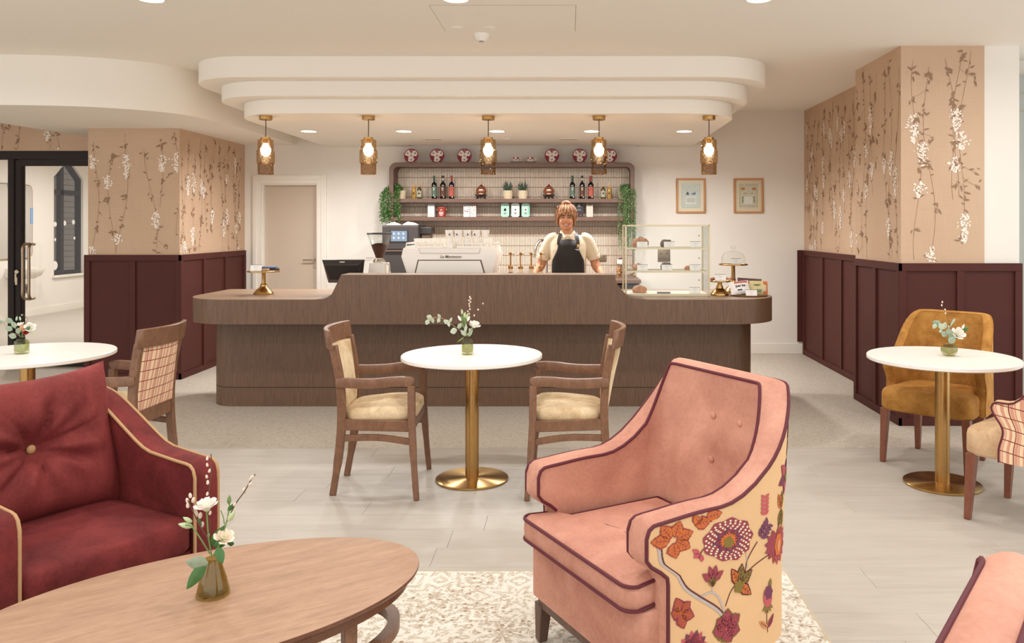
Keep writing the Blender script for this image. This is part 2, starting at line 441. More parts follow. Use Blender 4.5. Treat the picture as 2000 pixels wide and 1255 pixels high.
# ------------------------------------------------------------------ printed vines on the wallpaper (flat print)
def vines(wall, O, U, N, w, z0, z1, seed, dens=1.0):
    rn = random.Random(seed); gs, gl, gw = G(), G(), G()
    O, U, N = Vector(O), Vector(U), Vector(N)
    tf = Matrix(((U.x, 0, N.x, O.x), (U.y, 0, N.y, O.y), (0, 1, 0, 0), (0, 0, 0, 1)))
    cnt = [0]
    inb = lambda x, z: .006 < x < w-.006 and z0+.006 < z < z1-.006
    def leaf(x, z, a, L, W_, gg, h):
        P = [(0, 0), (L*.3, W_*.5), (L*.62, W_*.4), (L, 0), (L*.6, -W_*.42), (L*.25, -W_*.45)]
        q = [(x+p*math.cos(a)-r*math.sin(a), z+p*math.sin(a)+r*math.cos(a)) for p, r in P]
        cnt[0] += 1; h += (cnt[0] % 400)*.000006
        if all(inb(*k) for k in q): gg.add([(k[0], k[1], h) for k in q], [tuple(range(6))], 0, tf)
    def seg(x0, y0, x1, y1, wd):
        if inb(x0, y0) and inb(x1, y1):
            d = Vector((x1-x0, y1-y0)); n_ = Vector((-d.y, d.x)).normalized()*wd/2
            gs.add([(x0+n_.x, y0+n_.y, .0012), (x0-n_.x, y0-n_.y, .0012), (x1-n_.x, y1-n_.y, .0012), (x1+n_.x, y1+n_.y, .0012)], [(0, 1, 2, 3)], 0, tf)
    def cluster(x, z, k):
        for _ in range(k):
            a = rn.choice((-1, 1))*rn.uniform(.2, 1.3)-math.pi/2*rn.random()
            if rn.random() < .5: a = math.pi-a
            L = rn.uniform(.03, .062); leaf(x+rn.uniform(-.02, .02), z+rn.uniform(-.035, .035), a, L, L*rn.uniform(.28, .42), gl, .0016)
    def blossom(x, z, hgt):
        k = int(hgt*210)
        for i in range(k):
            tt = (i/k); sp = .045*math.sin(math.pi*min(1, tt*.8+.18))
            for q in range(2):
                L = rn.uniform(.012, .024)
                leaf(x+rn.gauss(0, 1)*sp*.55, z-hgt*tt, rn.uniform(0, 6.28), L, L*.7, gw, .002)
    nv = max(2, int(w/.135*dens)); 
    for i in range(nv):
        x = w*(i+.5)/nv+rn.uniform(-.04, .04); z = z1-rn.uniform(0, .25); drift = rn.uniform(-.03, .03); ph = rn.random()*6
        end = z0 if rn.random() < .7 else z0+rn.uniform(.2, .6)
        nxt = z-rn.uniform(.02, .15); nb = z-rn.uniform(.1, .9)
        while z > end:
            st = .035; x2 = x+drift*st*3+math.sin(z*5+ph)*.006; seg(x, z, x2, z-st, rn.uniform(.0022, .0042))
            x, z = x2, z-st
            if rn.random() < .22: leaf(x, z, rn.choice((-.9, -2.2, .4, 2.7))+rn.uniform(-.3, .3), rn.uniform(.025, .05), .013, gl, .0016)
            if z < nxt: cluster(x, z, rn.randint(3, 6)); nxt = z-rn.uniform(.2, .42)
            if z < nb:
                blossom(x+rn.uniform(-.02, .02), z, rn.uniform(.09, .24)); nb = z-rn.uniform(.5, 1.2)
            if rn.random() < .03:
                sx = rn.choice((-1, 1)); bx, bz = x, z
                for q in range(5):
                    seg(bx, bz, bx+sx*.022, bz-.02+q*.004, .0024); bx += sx*.022; bz -= .02-q*.004
                cluster(bx, bz, 3)
    for gg, nm, mt in ((gs, 'printed_stems', 'paper_stem'), (gl, 'printed_leaves', 'paper_leaf'), (gw, 'printed_blossom', 'paper_white')):
        if gg.v: tag(gg.build(nm, mt, wall, smooth=0, fix=False), kind='stuff')
vines(wall_left, (-4.83, 8.24, 0), (1, 0, 0), (0, -1, 0), .92, 1.25, 2.52, 3)
vines(wall_left, (-3.91, 8.24, 0), (0, 1, 0), (1, 0, 0), 1.66, 1.25, 2.52, 8, 1.1)
vines(wall_right, (3.215, 6.33, 0), (-1, 0, 0), (0, -1, 0), .645, 1.25, 2.93, 15, 1.05)
vines(wall_right, (2.57, 6.33, 0), (0, 1, 0), (-1, 0, 0), 1.0, 1.25, 2.93, 21)
vines(wall_right, (2.85, 7.33, 0), (0, 1, 0), (-1, 0, 0), 2.57, 1.25, 2.93, 5, 1.1)
vines(wall_lintel, (-6.6, 8.93, 0), (1, 0, 0), (0, -1, 0), 1.77, 2.36, 2.93, 33)
# ------------------------------------------------------------------ glazed door and the room behind it
def fr(a): return G().box(*a)
d2 = tag(G().box(-9.3, 8.95, 2.27, -4.83, 9.05, 2.36).box(-6.125, 8.95, 0, -6.06, 9.05, 2.27).box(-4.93, 8.95, 0, -4.83, 9.05, 2.27).box(-9.3, 8.95, 0, -6.125, 9.05, .05).build('door_2', 'black_metal', bevel=.003, smooth=0), kind='structure')
lf = G().box(-6.052, 8.965, .01, -5.99, 9.035, 2.262).box(-4.995, 8.965, .01, -4.936, 9.035, 2.262).box(-5.99, 8.965, 2.2, -4.995, 9.035, 2.262).box(-5.99, 8.965, .01, -4.995, 9.035, .10).build('door_leaf', 'black_metal', d2, bevel=.003, smooth=0)
G().box(-5.99, 8.994, .1, -4.995, 9.004, 2.2).build('glass', 'door_glass', lf, smooth=0)
G().box(-9.3, 8.994, .05, -6.125, 9.004, 2.27).build('side_glass', 'door_glass', d2, smooth=0)
hx = -5.93
g = G(); g.tube(catmull([(hx, 8.99, 1.34), (hx, 8.93, 1.34), (hx, 8.90, 1.30), (hx, 8.90, 1.2), (hx, 8.90, .9), (hx, 8.90, .79), (hx, 8.93, .75), (hx, 8.99, .75)], 4), .015, 10)
g.tube(catmull([(hx+.07, 8.99, 1.34), (hx+.07, 8.93, 1.34), (hx+.07, 8.90, 1.30), (hx+.07, 8.90, 1.2), (hx+.07, 8.90, .9), (hx+.07, 8.90, .79), (hx+.07, 8.93, .75), (hx+.07, 8.99, .75)], 4), .015, 10)
g.tube([(hx, 8.93, 1.345), (hx+.07, 8.93, 1.345)], .015, 8).tube([(hx, 8.93, .745), (hx+.07, 8.93, .745)], .015, 8)
g.build('pull_handle', 'nickel', lf)
g = G(); g.lathe([(.022, 0), (.022, .03)], 14, tf=TF((-6.02, 8.965, 1.04), rx=R(90))).box(-6.03, 8.92, .93, -6.012, 8.926, 1.02, tf=None)
g.box(-6.022, 8.915, .9, -6.0, 8.921, .98)
g.build('lock', 'nickel', lf)
for x, z in ((-5.65, 1.5),(-5.62,1.2)): pass
# room behind
wl = tag(G().box(-9.4, 9.05, 0, -9.25, 14.73, 2.93).box(-9.4, 14.73, 0, -9.25, 15.63, .66).box(-9.4, 15.63, 0, -9.25, 17.5, 2.93).add([(-9.25, 14.73, 2.43), (-9.25, 15.18, 2.80), (-9.25, 15.63, 2.43), (-9.25, 15.63, 2.93), (-9.25, 14.73, 2.93), (-9.4, 14.73, 2.43), (-9.4, 15.18, 2.80), (-9.4, 15.63, 2.43), (-9.4, 15.63, 2.93), (-9.4, 14.73, 2.93)], [(0, 1, 4), (1, 2, 3), (1, 3, 4), (0, 5, 6, 1), (1, 6, 7, 2)]).build('wall_annex', 'wall_paint', smooth=0), kind='structure')
tag(G().box(-9.4, 17.4, 0, -3.8, 17.5, 2.93).box(-3.91, 10.1, 0, -3.8, 17.4, 2.93).build('wall_annex_end', 'wall_paint', smooth=0), kind='structure')
tag(G().box(-9.25, 9.05, 0, -9.232, 17.4, .12).build('baseboard_annex', 'white_gloss', smooth=0), kind='structure')
def arch(y0, y1, z0, zs, zt, x0, x1):
    ym = (y0+y1)/2
    tf = Matrix(((0, 0, 1, 0), (1, 0, 0, 0), (0, 1, 0, 0), (0, 0, 0, 1)))
    return [(y0, z0), (y1, z0), (y1, zs), (ym, zt), (y0, zs)], tf, x0, x1
o, tf, a, b_ = arch(14.73, 15.63, .66, 2.43, 2.80, -9.38, -9.3)
inner = [(14.80, .73), (15.56, .73), (15.56, 2.40), (15.18, 2.71), (14.80, 2.40)]
g = G(); n = 5
vs = [(y, z, a) for y, z in o]+[(y, z, a) for y, z in inner]+[(y, z, b_) for y, z in o]+[(y, z, b_) for y, z in inner]
fs = []
for i in range(5):
    j = (i+1) % 5
    fs += [(i, j, 5+j, 5+i), (10+i, 15+i, 15+j, 10+j), (i, 10+i, 10+j, j), (5+i, 5+j, 15+j, 15+i)]
g.add(vs, fs, 0, tf)
w1 = tag(g.build('window_1', 'black_metal', smooth=0), kind='structure')
G().box(-9.38, 14.80, 2.12, -9.3, 15.56, 2.21).build('transom', 'black_metal', w1, smooth=0)
G().box(-9.38, 15.0, .73, -9.3, 15.10, 2.62).build('mullion', 'black_metal', w1, smooth=0)
G().prism(inner, -9.345, -9.335, tf=tf).build('pane', 'clear_glass', w1, smooth=0)
G().box(-9.3, 14.68, .62, -9.2, 15.68, .66).build('window_sill', 'white_gloss', w1, smooth=0)
tag(G().box(-10.6, 13.6, -.1, -10.5, 17.5, 3.4).build('wall_outside', 'dark_brick', smooth=0), kind='structure')
for k in range(26):
    y = 0
    G().box(-10.5, 13.7, k*.115, -10.485, 17.4, k*.115+.1).build('course', 'dark_brick', bpy.data.objects['wall_outside'], smooth=0)
for yy, zz, r in ((14.89, .83, .08), (14.90, 1.30, .028), (15.48, 1.32, .028), (14.9, 1.58, .045), (15.18, 1.60, .045), (15.45, 1.62, .045)):
    G().lathe([(r, 0), (r, .002)], 20, tf=TF((-9.334, yy, zz), ry=R(90))).build('glass_sticker', 'sticker', w1)
# things seen through the glazed door
M('mirror', '#d8d6d2', .04, 1.0)
t_ = thing('wall_mirror', 'rounded mirror hung by a gold rod on the wall behind the glazed door', 'mirror', (-9.25, 13.65, 1.62))
YZ = Matrix(((0, 0, 1, 0), (1, 0, 0, 0), (0, 1, 0, 0), (0, 0, 0, 1)))
G().prism(rrect(-.46, -.62, .46, .62, .1, 6), .0, .02, tf=YZ).build('glass', 'mirror', t_, smooth=30)
G().tube([(.012, y, z) for y, z in rrect(-.46, -.62, .46, .62, .1, 6)], .011, 6, closed=True).build('rim', 'brass', t_)
G().tube([(.012, 0, .62), (.012, 0, 1.31)], .012, 8).build('hanging_rod', 'brass', t_)
for y, z, a, b_ in ((0, .6, .17, .035), (.44, .1, .035, .14), (.1, -.6, .17, .03)): G().box(.02, y-a, z-b_, .023, y+a, z+b_).build('blue_tape', 'blue_tape', t_, smooth=0)
t_ = thing('washbasin', 'white wall hung washbasin below the mirror behind the glazed door', 'basin', (-9.25, 13.65, .80))
g = G(); rows = []
for f, z in ((.45, -.13), (.8, -.08), (1, .0), (1, .05), (.9, .05), (.6, -.03), (.02, -.05)): rows.append([(.24+.22*f*math.cos(a*.2618), .30*f*math.sin(a*.2618), z) for a in range(24)])
g.grid(rows, True, True); g.box(.0, -.2, -.1, .12, .2, .045); g.build('bowl', 'white_gloss', t_)
G().tube(catmull([(.06, .0, .045), (.06, 0, .18), (.10, 0, .21), (.19, 0, .19)], 4), .014, 8).build('tap', 'steel', t_)
t_ = thing('wall_switch', 'small dark switch plate on the wall behind the glazed door', 'switch', (-9.25, 13.98, .48))
G().box(0, -.05, -.075, .012, .05, .075).build('plate', 'bronze_plate', t_, bevel=.003, smooth=0); G().box(.012, -.015, -.03, .017, .015, .03).build('rocker', 'black_metal', t_, smooth=0)
# ------------------------------------------------------------------ service counter
ORD = ('first', 'second', 'third', 'fourth', 'fifth', 'sixth', 'seventh', 'eighth')
M('counter_top', '#917763', .33, var=.05, vscale=6)
M('dark_gap', '#1b1411', .8)
ct = thing('service_counter', 'long brown wood service counter with rounded ends and raised middle front', 'counter', (-.73, 7.2, 0))
def loc_(o): o.matrix_parent_inverse = Matrix.Translation((.73, -7.2, 0)); return o
loc_(G().prism(rrect(-3.08, 6.99, 1.60, 7.7, .2, 10, (.22, .22, .05, .05)), .165, .742).build('base', 'counter_wood', ct, smooth=30))
loc_(G().prism(rrect(-3.075, 6.995, 1.595, 7.69, .2, 10, (.22, .22, .05, .05)), .16, .165).build('joint', 'dark_gap', ct, smooth=30))
loc_(G().prism(rrect(-3.08, 6.99, 1.60, 7.7, .2, 10, (.22, .22, .05, .05)), 0, .16).build('plinth', 'counter_wood', ct, smooth=30))
loc_(G().prism(rrect(-3.2, 6.65, 1.745, 7.75, .3, 14, (.42, .42, .06, .06)), .74, .939).build('slab', 'counter_wood', ct, smooth=30))
loc_(G().prism(rrect(-3.2, 6.65, 1.745, 7.75, .3, 14, (.42, .42, .06, .06)), .939, .943).build('top_surface', 'counter_top', ct, smooth=30))
XZ = Matrix(((1, 0, 0, 0), (0, 0, 1, 0), (0, 1, 0, 0), (0, 0, 0, 1)))      # (x, z, depth) -> world
up = [(-2.06, .90), (-2.06, .9425), (-2.0, .945), (-1.955, .958), (-1.92, .985), (-1.845, 1.140), (.378, 1.140)]+[(.385, 1.10), (.397, 1.067), (.426, 1.027), (.468, .982), (.51, .958), (.56, .946), (.63, .9425), (.63, .90)]
loc_(G().prism(up, 6.649, 6.90, tf=XZ).build('upstand', 'counter_wood', ct, smooth=20))
loc_(G().box(-1.844, 6.649, 1.140, .378, 6.90, 1.1435).build('upstand_cap', 'counter_top', ct, smooth=0))
# ------------------------------------------------------------------ back counter, tiled wall unit
bc = thing('back_counter', 'brown low back counter with sink along the tiled wall', 'counter', (-.65, 9.45, 0))
def lb(o): o.matrix_parent_inverse = Matrix.Translation((.65, -9.45, 0)); return o
lb(G().box(-2.15, 9.0, .91, .80, 9.895, .95).build('worktop', 'shelf_wood', bc, bevel=.003, smooth=0))
lb(G().box(-2.12, 9.04, 0, .77, 9.88, .1).box(.745, 9.04, .1, .785, 9.88, .91).box(-2.13, 9.04, .1, -2.09, 9.88, .91).box(-2.09, 9.86, .1, .745, 9.88, .91).build('carcass', 'shelf_wood', bc, smooth=0))
for k in range(4):
    x = -2.085+k*.56
    dd = lb(G().box(x, 9.03, .11, x+.55, 9.05, .90).build('door', 'shelf_wood', bc, bevel=.002, seg=1, smooth=0))
    G().tube([(x+.5, 9.02, .6), (x+.5, 9.0, .6), (x+.5, 9.0, .75), (x+.5, 9.02, .75)], .005, 6).build('handle', 'nickel', dd)
bf = thing('under_counter_fridge', 'black appliance built in under the right end of the back counter', 'fridge', (.46, 9.4, 0))
G().box(-.28, -.37, .105, .28, .4, .9).build('body', 'black_metal', bf, bevel=.004, smooth=0)
G().box(-.275, -.39, .11, .275, -.372, .89).build('door', 'dark_gap', bf, bevel=.004, smooth=0)
G().tube([(-.24, -.39, .8), (-.24, -.41, .8), (.24, -.41, .8), (.24, -.39, .8)], .006, 6).build('handle', 'nickel', bf)

M('tile_glaze', '#e6d8c8', .28, var=.07, vscale=40)
M('grout', '#8f7862', .9)
su = thing('wall_shelf_unit', 'wide dark wood shelf unit with two shelves over slim vertical tiles', 'shelf', (-.66, 9.76, 0))
def ls(o): o.matrix_parent_inverse = Matrix.Translation((.66, -9.76, 0)); return o
x0, x1, zt, zb, th = -2.105, .780, 2.288, 1.60, .05
ou = [(x0, zb)]+[(x, z) for x, z in arc(x0+.09, zt-.09, .09, 180, 90, 8)]+[(x, z) for x, z in arc(x1-.09, zt-.09, .09, 90, 0, 8)]+[(x1, zb)]
inn = [(x1-th, zb)]+[(x, z) for x, z in arc(x1-.10, zt-.10, .05, 0, 90, 6)]+[(x, z) for x, z in arc(x0+.10, zt-.10, .05, 90, 180, 6)]+[(x0+th, zb)]
g = G(); P = ou+inn
def strip(P1, P2, ya, yb, g):
    import itertools
    n = max(len(P1), len(P2))
    def rs(P, n): return [P[min(len(P)-1, round(i*(len(P)-1)/(n-1)))] for i in range(n)]
    A, B = rs(P1, n), rs(P2, n)
    rows = [[(a[0], ya, a[1]) for a in A], [(b[0], ya, b[1]) for b in B], [(b[0], yb, b[1]) for b in B], [(a[0], yb, a[1]) for a in A], [(a[0], ya, a[1]) for a in A]]
    g.grid(rows)
strip(ou, inn[::-1], 9.62, 9.895, g)
ls(g.build('surround', 'shelf_wood', su, smooth=30))
for z in (1.862, 1.648):
    ls(G().box(-2.056, 9.625, z-.046, .731, 9.872, z).build('shelf', 'shelf_wood', su, bevel=.002, seg=1, smooth=0))
ls(G().box(-2.12, 9.886, .951, .795, 9.8955, 2.27).build('grout_bed', 'grout', su, smooth=0))
g = G(); pt = .0192; rw = .1175; rn = random.Random(2)
for j in range(12):
    z0 = .953+j*rw; z1 = min(z0+rw-.006, 2.262)
    for i in range(int(2.89/pt)):
        x = -2.105+i*pt; w = pt-.0042; d = rn.uniform(-.0006, .0006)
        y = 9.879+d
        g.add([(x, 9.887, z0), (x+w, 9.887, z0), (x+w, 9.887, z1), (x, 9.887, z1), (x+.003, y, z0+.003), (x+w-.003, y, z0+.003), (x+w-.003, y, z1-.003), (x+.003, y, z1-.003)],
              [(0, 1, 5, 4), (1, 2, 6, 5), (2, 3, 7, 6), (3, 0, 4, 7), (4, 5, 6, 7)])
tag(ls(g.build('tiles', 'tile_glaze', su, smooth=0, fix=False)), kind='stuff')
# wall sockets
def socket(label, x, y, z, w=.145, h=.088):
    t_ = thing('wall_socket', label, 'socket', (x, y, z))
    G().box(-w/2, -.008, -h/2, w/2, 0, h/2).build('plate', 'bronze_plate', t_, bevel=.003)
    for s in (-1, 1):
        G().box(s*w*.24-.022, -.0105, -.03, s*w*.24+.022, -.008, .012).build('outlet', 'dark_gap' if 0 else 'bronze_plate', t_, bevel=.001, smooth=0)
        G().box(s*w*.24-.006, -.012, .016, s*w*.24+.006, -.008, .030).build('switch', 'black_metal', t_, bevel=.001, smooth=0)
socket('bronze double wall socket on the tiles beside the barista', .407, 9.879, 1.155, .10, .085)
socket('large bronze double wall socket behind the glass pastry case', 1.155, 9.9, 1.185, .15, .15)
# tap
t_ = thing('tap', 'tall curved steel kitchen tap behind the barista', 'tap', (-.25, 9.55, .95))
G().lathe([(.03, 0), (.03, .012), (.018, .02)], 16).build('base', 'steel', t_)
G().tube(catmull([(0, 0, .01), (0, 0, .25), (-.01, -.03, .37), (-.05, -.08, .425), (-.09, -.11, .41), (-.125, -.13, .34), (-.145, -.14, .23)], 6), .014, 10).build('spout', 'steel', t_)
G().tube([(.015, 0, .06), (.06, 0, .075)], .007, 8).build('lever', 'steel', t_)
# ------------------------------------------------------------------ pendant lamps
glass('amber_glass', (.80, .63, .43), .16, bub=75)
glass('amber_glass_dark', (.66, .49, .31), .16, bub=75)
glow('bulb_glow', (1.0, .82, .58), 22.0)
M('cord_brown', '#5a4030', .6)
def pendant(x, label):
    t_ = thing('pendant_lamp', label, 'lamp', (x, 7.16, 2.50), 0, 'amber glass pendants over the counter')
    G().lathe([(.001, 0), (.056, 0), (.056, -.034), (.05, -.037), (.001, -.037)], 24, cap=False).build('ceiling_rose', 'brass', t_)
    G().tube([(0, 0, -.03), (.001, 0, -.1), (0, 0, -.185)], .0042, 8).build('cord', 'cord_brown', t_)
    G().lathe([(.001, -.175), (.006, -.175), (.008, -.187), (.042, -.189), (.042, -.208), (.001, -.208)], 24, cap=False).build('cap', 'brass', t_)
    g = G(); g.lathe([(.042, -.207), (.062, -.208), (.067, -.214), (.067, -.300)], 28, cap=False)
    sh = g.build('glass_shade', 'amber_glass', t_, fix=True)
    G().lathe([(.067, -.300), (.075, -.303), (.076, -.31), (.076, -.41), (.072, -.416), (.066, -.417)], 28, cap=False).build('middle_ring', 'amber_glass', sh)
    G().lathe([(.066, -.417), (.066, -.508), (.064, -.510)], 28, cap=False).build('lower_ring', 'amber_glass_dark', sh)
    for z in (-.302, -.416, -.508):
        G().tube([(.0665*math.cos(i*R(15)), .0665*math.sin(i*R(15)), z) for i in range(24)], .0025, 6, closed=True).build('rim', 'amber_glass', sh)
    b_ = G().lathe([(.001, -.21), (.018, -.21), (.018, -.24), (.001, -.24)], 14, cap=False).build('lamp_holder', 'brass', t_)
    G().lathe([(.001, -.238), (.02, -.24), (.026, -.262), (.042, -.285), (.044, -.305), (.034, -.335), (.016, -.352), (.001, -.355)], 20, cap=False).build('bulb', 'bulb_glow', t_)
for x, l in zip((-2.645, -1.747, -.70, .268, 1.229), ('amber bubbled glass pendant lamp at the left end of the canopy', 'second amber glass pendant lamp from the left over the counter', 'middle amber glass pendant lamp, in front of the shelf unit', 'fourth amber glass pendant lamp, in front of the rightmost plate', 'amber bubbled glass pendant lamp at the right end, above the framed prints')):
    pendant(x, l)
# ceiling fittings
t_ = thing('smoke_detector', 'white smoke detector with a domed base on the ceiling near the hatch', 'detector', (-.63, 5.95, 2.93))
G().lathe([(.001, -.055), (.03, -.052), (.048, -.03), (.055, -.012), (.058, 0)], 24, cap=False).build('dome', 'white_plastic', t_)
G().lathe([(.018, -.056), (.018, -.06), (.001, -.061)], 12, cap=False).build('lens', 'steel', t_)
for sx, l in ((-.78, 'flat round white sprinkler cover left of the smoke detector'), (-.555, 'flat round white sprinkler cover right of the smoke detector')):
    c = G().lathe([(.001, -.010), (.035, -.010), (.043, -.004), (.043, 0)], 24, cap=False).build('sprinkler_cover', 'white_plastic', None, loc=(sx, 5.74, 2.93)); tag(c, l, 'cover')
for x, l in ((-1.49, 'flat rectangular vent under the canopy above the left plates'), (.005, 'flat rectangular vent under the canopy above the cups')):
    t_ = thing('ceiling_vent', l, 'vent', (x, 9.05, 2.50))
    G().box(-.1, -.06, -.004, .1, .06, 0).build('plate', 'ceiling_paint', t_, smooth=0)
    for k in range(5): G().box(-.09, -.045+k*.02, -.006, .09, -.038+k*.02, -.004).build('slat', 'groove', t_, smooth=0)
t_ = thing('ceiling_sensor', 'small round white sensor under the canopy behind the middle pendant', 'sensor', (-.69, 9.0, 2.50))
G().lathe([(.001, -.012), (.03, -.012), (.05, -.004), (.052, 0)], 20, cap=False).build('body', 'white_plastic', t_)
# ------------------------------------------------------------------ framed prints
M('oak', '#c08a58', .5, var=.12, vscale=20, aniso=(1, 1, .2)); M('mount', '#e9d8bd', .8); M('print_a', '#cfd0c8', .8, var=.06, vscale=25); M('print_b', '#d8cfb9', .8, var=.06, vscale=25)
M('ink_blue', '#6f8ea6', .8); M('ink_dark', '#5f6358', .8); M('ink_orange', '#c58b52', .8); M('ink_pale', '#e9e6df', .8); M('ink_green', '#7d8a72', .8); M('ink_grey', '#a7aaa5', .8)
def print_(x, label, kind):
    t_ = thing('framed_print', label, 'picture', (x, 9.9, 1.907), 0, 'framed prints on the white wall')
    w, h, f = .352/2, .42/2, .021
    g = G()
    for a in ((-w, -h, w, -h+f), (-w, h-f, w, h), (-w, -h+f, -w+f, h-f), (w-f, -h+f, w, h-f)): g.box(a[0], -.024, a[1], a[2], 0, a[3])
    g.build('frame', 'oak', t_, bevel=.003, seg=1, smooth=0)
    G().box(-w+f, -.010, -h+f, w-f, -.004, h-f).build('mount', 'mount', t_, smooth=0)
    pw, ph = w-.062, h-.062
    pr = G().box(-pw, -.012, -ph, pw, -.010, ph).build('artwork', 'print_a' if kind == 0 else 'print_b', t_, smooth=0)
    def flat(nm, mt, items):
        g = G()
        for it in items:
            if len(it) == 4: g.box(it[0], -.0135, it[1], it[2], -.012, it[3])
            else:
                cx, cz, rx, rz, n = it; g.prism([(cx+rx*math.cos(6.283*i/n), cz+rz*math.sin(6.283*i/n)) for i in range(n)], -.0135, -.012, tf=XZ)
        g.build(nm, mt, pr, smooth=0)
    if kind == 0:
        flat('text_panel', 'ink_pale', [(-.062, -.10, .062, -.012)])
        flat('text_lines', 'ink_grey', [(-.052, -.03-.012*k, .052, -.027-.012*k) for k in range(5)])
        flat('figures', 'ink_dark', [(-.04, .022, .02, .014, 10), (-.04, .038, .011, .012, 10)])
        flat('blue_figures', 'ink_blue', [(.032, .022, .028, .013, 10), (.048, .034, .008, .014, 8), (-.03, .014, .008, .008, 6)])
        flat('border', 'ink_grey', [(-pw+.005, -ph+.005, -pw+.0075, ph-.005), (pw-.0075, -ph+.005, pw-.005, ph-.005), (-pw+.005, -ph+.005, pw-.005, -ph+.0075)]+[(rx*.1, .06+.05*rz, .005, .005, 6) for rx, rz in ((-.6, .3), (-.3, .8), (.1, .5), (.5, .9), (.75, .2), (-.8, .9))])
    else:
        flat('text_panel', 'ink_pale', [(-.05, -.10, .05, -.01)])
        flat('corner_ornament', 'ink_orange', [(-.09, .068, -.045, .10), (.045, .068, .09, .10)])
        flat('border', 'ink_dark', [(-pw+.012+.014*k, ph-.022, -pw+.019+.014*k, ph-.017) for k in range(16)]+[(-pw+.012+.014*k, -ph+.018, -pw+.019+.014*k, -ph+.023) for k in range(16)]+[(s*(pw-.012)-.002, -ph+.03+.016*k, s*(pw-.012)+.002, -ph+.038+.016*k) for k in range(15) for s in (-1, 1)])
        flat('arches', 'ink_green', [(s*.04, .03, .018, .004, 8) for s in (-1, 1)]+[(s*.07, -.06, .008, .03, 8) for s in (-1, 1)]+[(s*.066, -.02, .014, .012, 4) for s in (-1, 1)])
    G().box(-w+f, -.016, -h+f, w-f, -.0145, h-f).build('glazing', 'clear_glass', t_, smooth=0)
print_(1.479, 'oak framed pale blue print with small seated figures on the white wall', 0)
print_(2.174, 'oak framed cream print with an ornate dark border and orange corners', 1)
# ------------------------------------------------------------------ crockery on top of the shelf unit
M('plate_red', '#8d2f43', .25, coat=.3); M('china', '#efe6dc', .25, coat=.3); M('flower_pink', '#b5746f', .4); M('flower_dark', '#6f5566', .4); M('black_wood', '#201a18', .4)
def plate(x, label, stand=False):
    t_ = thing('display_plate', label, 'plate', (x, 9.74, 2.289), 0, 'patterned plates on the shelf unit')
    tl = TF((0, .012, .088), rx=R(78))
    r = .0865
    G().lathe([(.001, -.006), (.045, -.006), (r, .006), (r, .009), (.06, .004), (.05, 0), (.001, 0)], 32, tf=tl, cap=False).build('dish', 'plate_red', t_)
    def spot(cx, cy, rr, h, g, n=16): g.prism([(cx+rr*(1+.12*math.cos(5*6.283*i/n))*math.cos(6.283*i/n), cy+rr*(1+.12*math.cos(5*6.283*i/n))*math.sin(6.283*i/n)) for i in range(n)], h-.004, h, tf=tl)
    g = G()
    for cx, cy, rr in ((-.042, .03, .036), (.042, .03, .036), (0, -.045, .037), (0, 0, .03)): spot(cx, cy, rr, .0072 if cx or cy else .0062, g, 20)
    g.build('white_medallions', 'china', t_, smooth=0)
    g = G()
    for cx, cy in ((-.045, .03), (0, -.002), (.0, .066)): spot(cx, cy, .0105, .0095, g, 10)
    tag(g.build('pink_flowers', 'flower_pink', t_, smooth=0), kind='stuff')
    g = G()
    for cx, cy in ((.046, .03), (0, -.05)): spot(cx, cy, .0095, .0095, g, 10)
    tag(g.build('dark_flowers', 'flower_dark', t_, smooth=0), kind='stuff')
    g = G()
    for s in (-1, 1): g.tube([(s*.05, -.028, .02), (s*.045, -.012, .003), (s*.035, .045, .003), (s*.02, .035, .10)], .004, 6)
    g.tube([(-.035, .045, .003), (.035, .045, .003)], .004, 6)
    g.build('stand', 'black_wood' if stand else 'brass', t_)
for i, (px, l) in enumerate(((803, 'leftmost red and white patterned plate on top of the shelf unit'), (853.5, 'red and white patterned plate, second from the left on the shelf unit'), (907, 'red and white plate on a black stand beside the middle pendant'), (1078, 'red and white patterned plate just right of the two cups'), (1132.5, 'red and white patterned plate between the cups side and the fourth pendant'), (1191, 'rightmost red and white plate, partly behind the fourth pendant'))):
    plate((px-1110)*9.74/1600, l, i == 2)
def teacup(x, label):
    t_ = thing('teacup', label, 'cup', (x, 9.74, 2.289), 0, 'cups on the shelf unit')
    G().lathe([(.001, 0), (.03, .0), (.033, .004), (.072, .014), (.073, .017), (.03, .009), (.001, .008)], 28, cap=False).build('saucer', 'china', t_)
    G().lathe([(.001, .009), (.02, .009), (.022, .014), (.03, .02), (.041, .042), (.044, .066), (.042, .066), (.038, .042), (.001, .018)], 24, cap=False).build('bowl', 'china', t_)
    g = G()
    for a in (-60, -125):
        rows = []
        for z in (.045, .0665):
            rr = lerp(.0425, .0447, (z-.045)/.0215); rows.append([(rr*math.cos(R(a+d)), rr*math.sin(R(a+d)), z) for d in (-18, -9, 0, 9, 18)])
        g.grid(rows)
    g.build('red_panels', 'plate_red', t_, fix=False)
    G().ball((0, -.0405, .04), (.011, .003, .009), 10, 6).build('flower', 'flower_pink', t_)
    G().tube(catmull([(.042, 0, .058), (.062, 0, .055), (.064, 0, .036), (.04, 0, .028)], 4), .0035, 6).build('handle', 'china', t_)
teacup((1008-1110)*9.74/1600, 'floral teacup on a saucer nearer the middle pendant'); teacup((1036-1110)*9.74/1600, 'floral teacup on a saucer nearer the plates on the right')
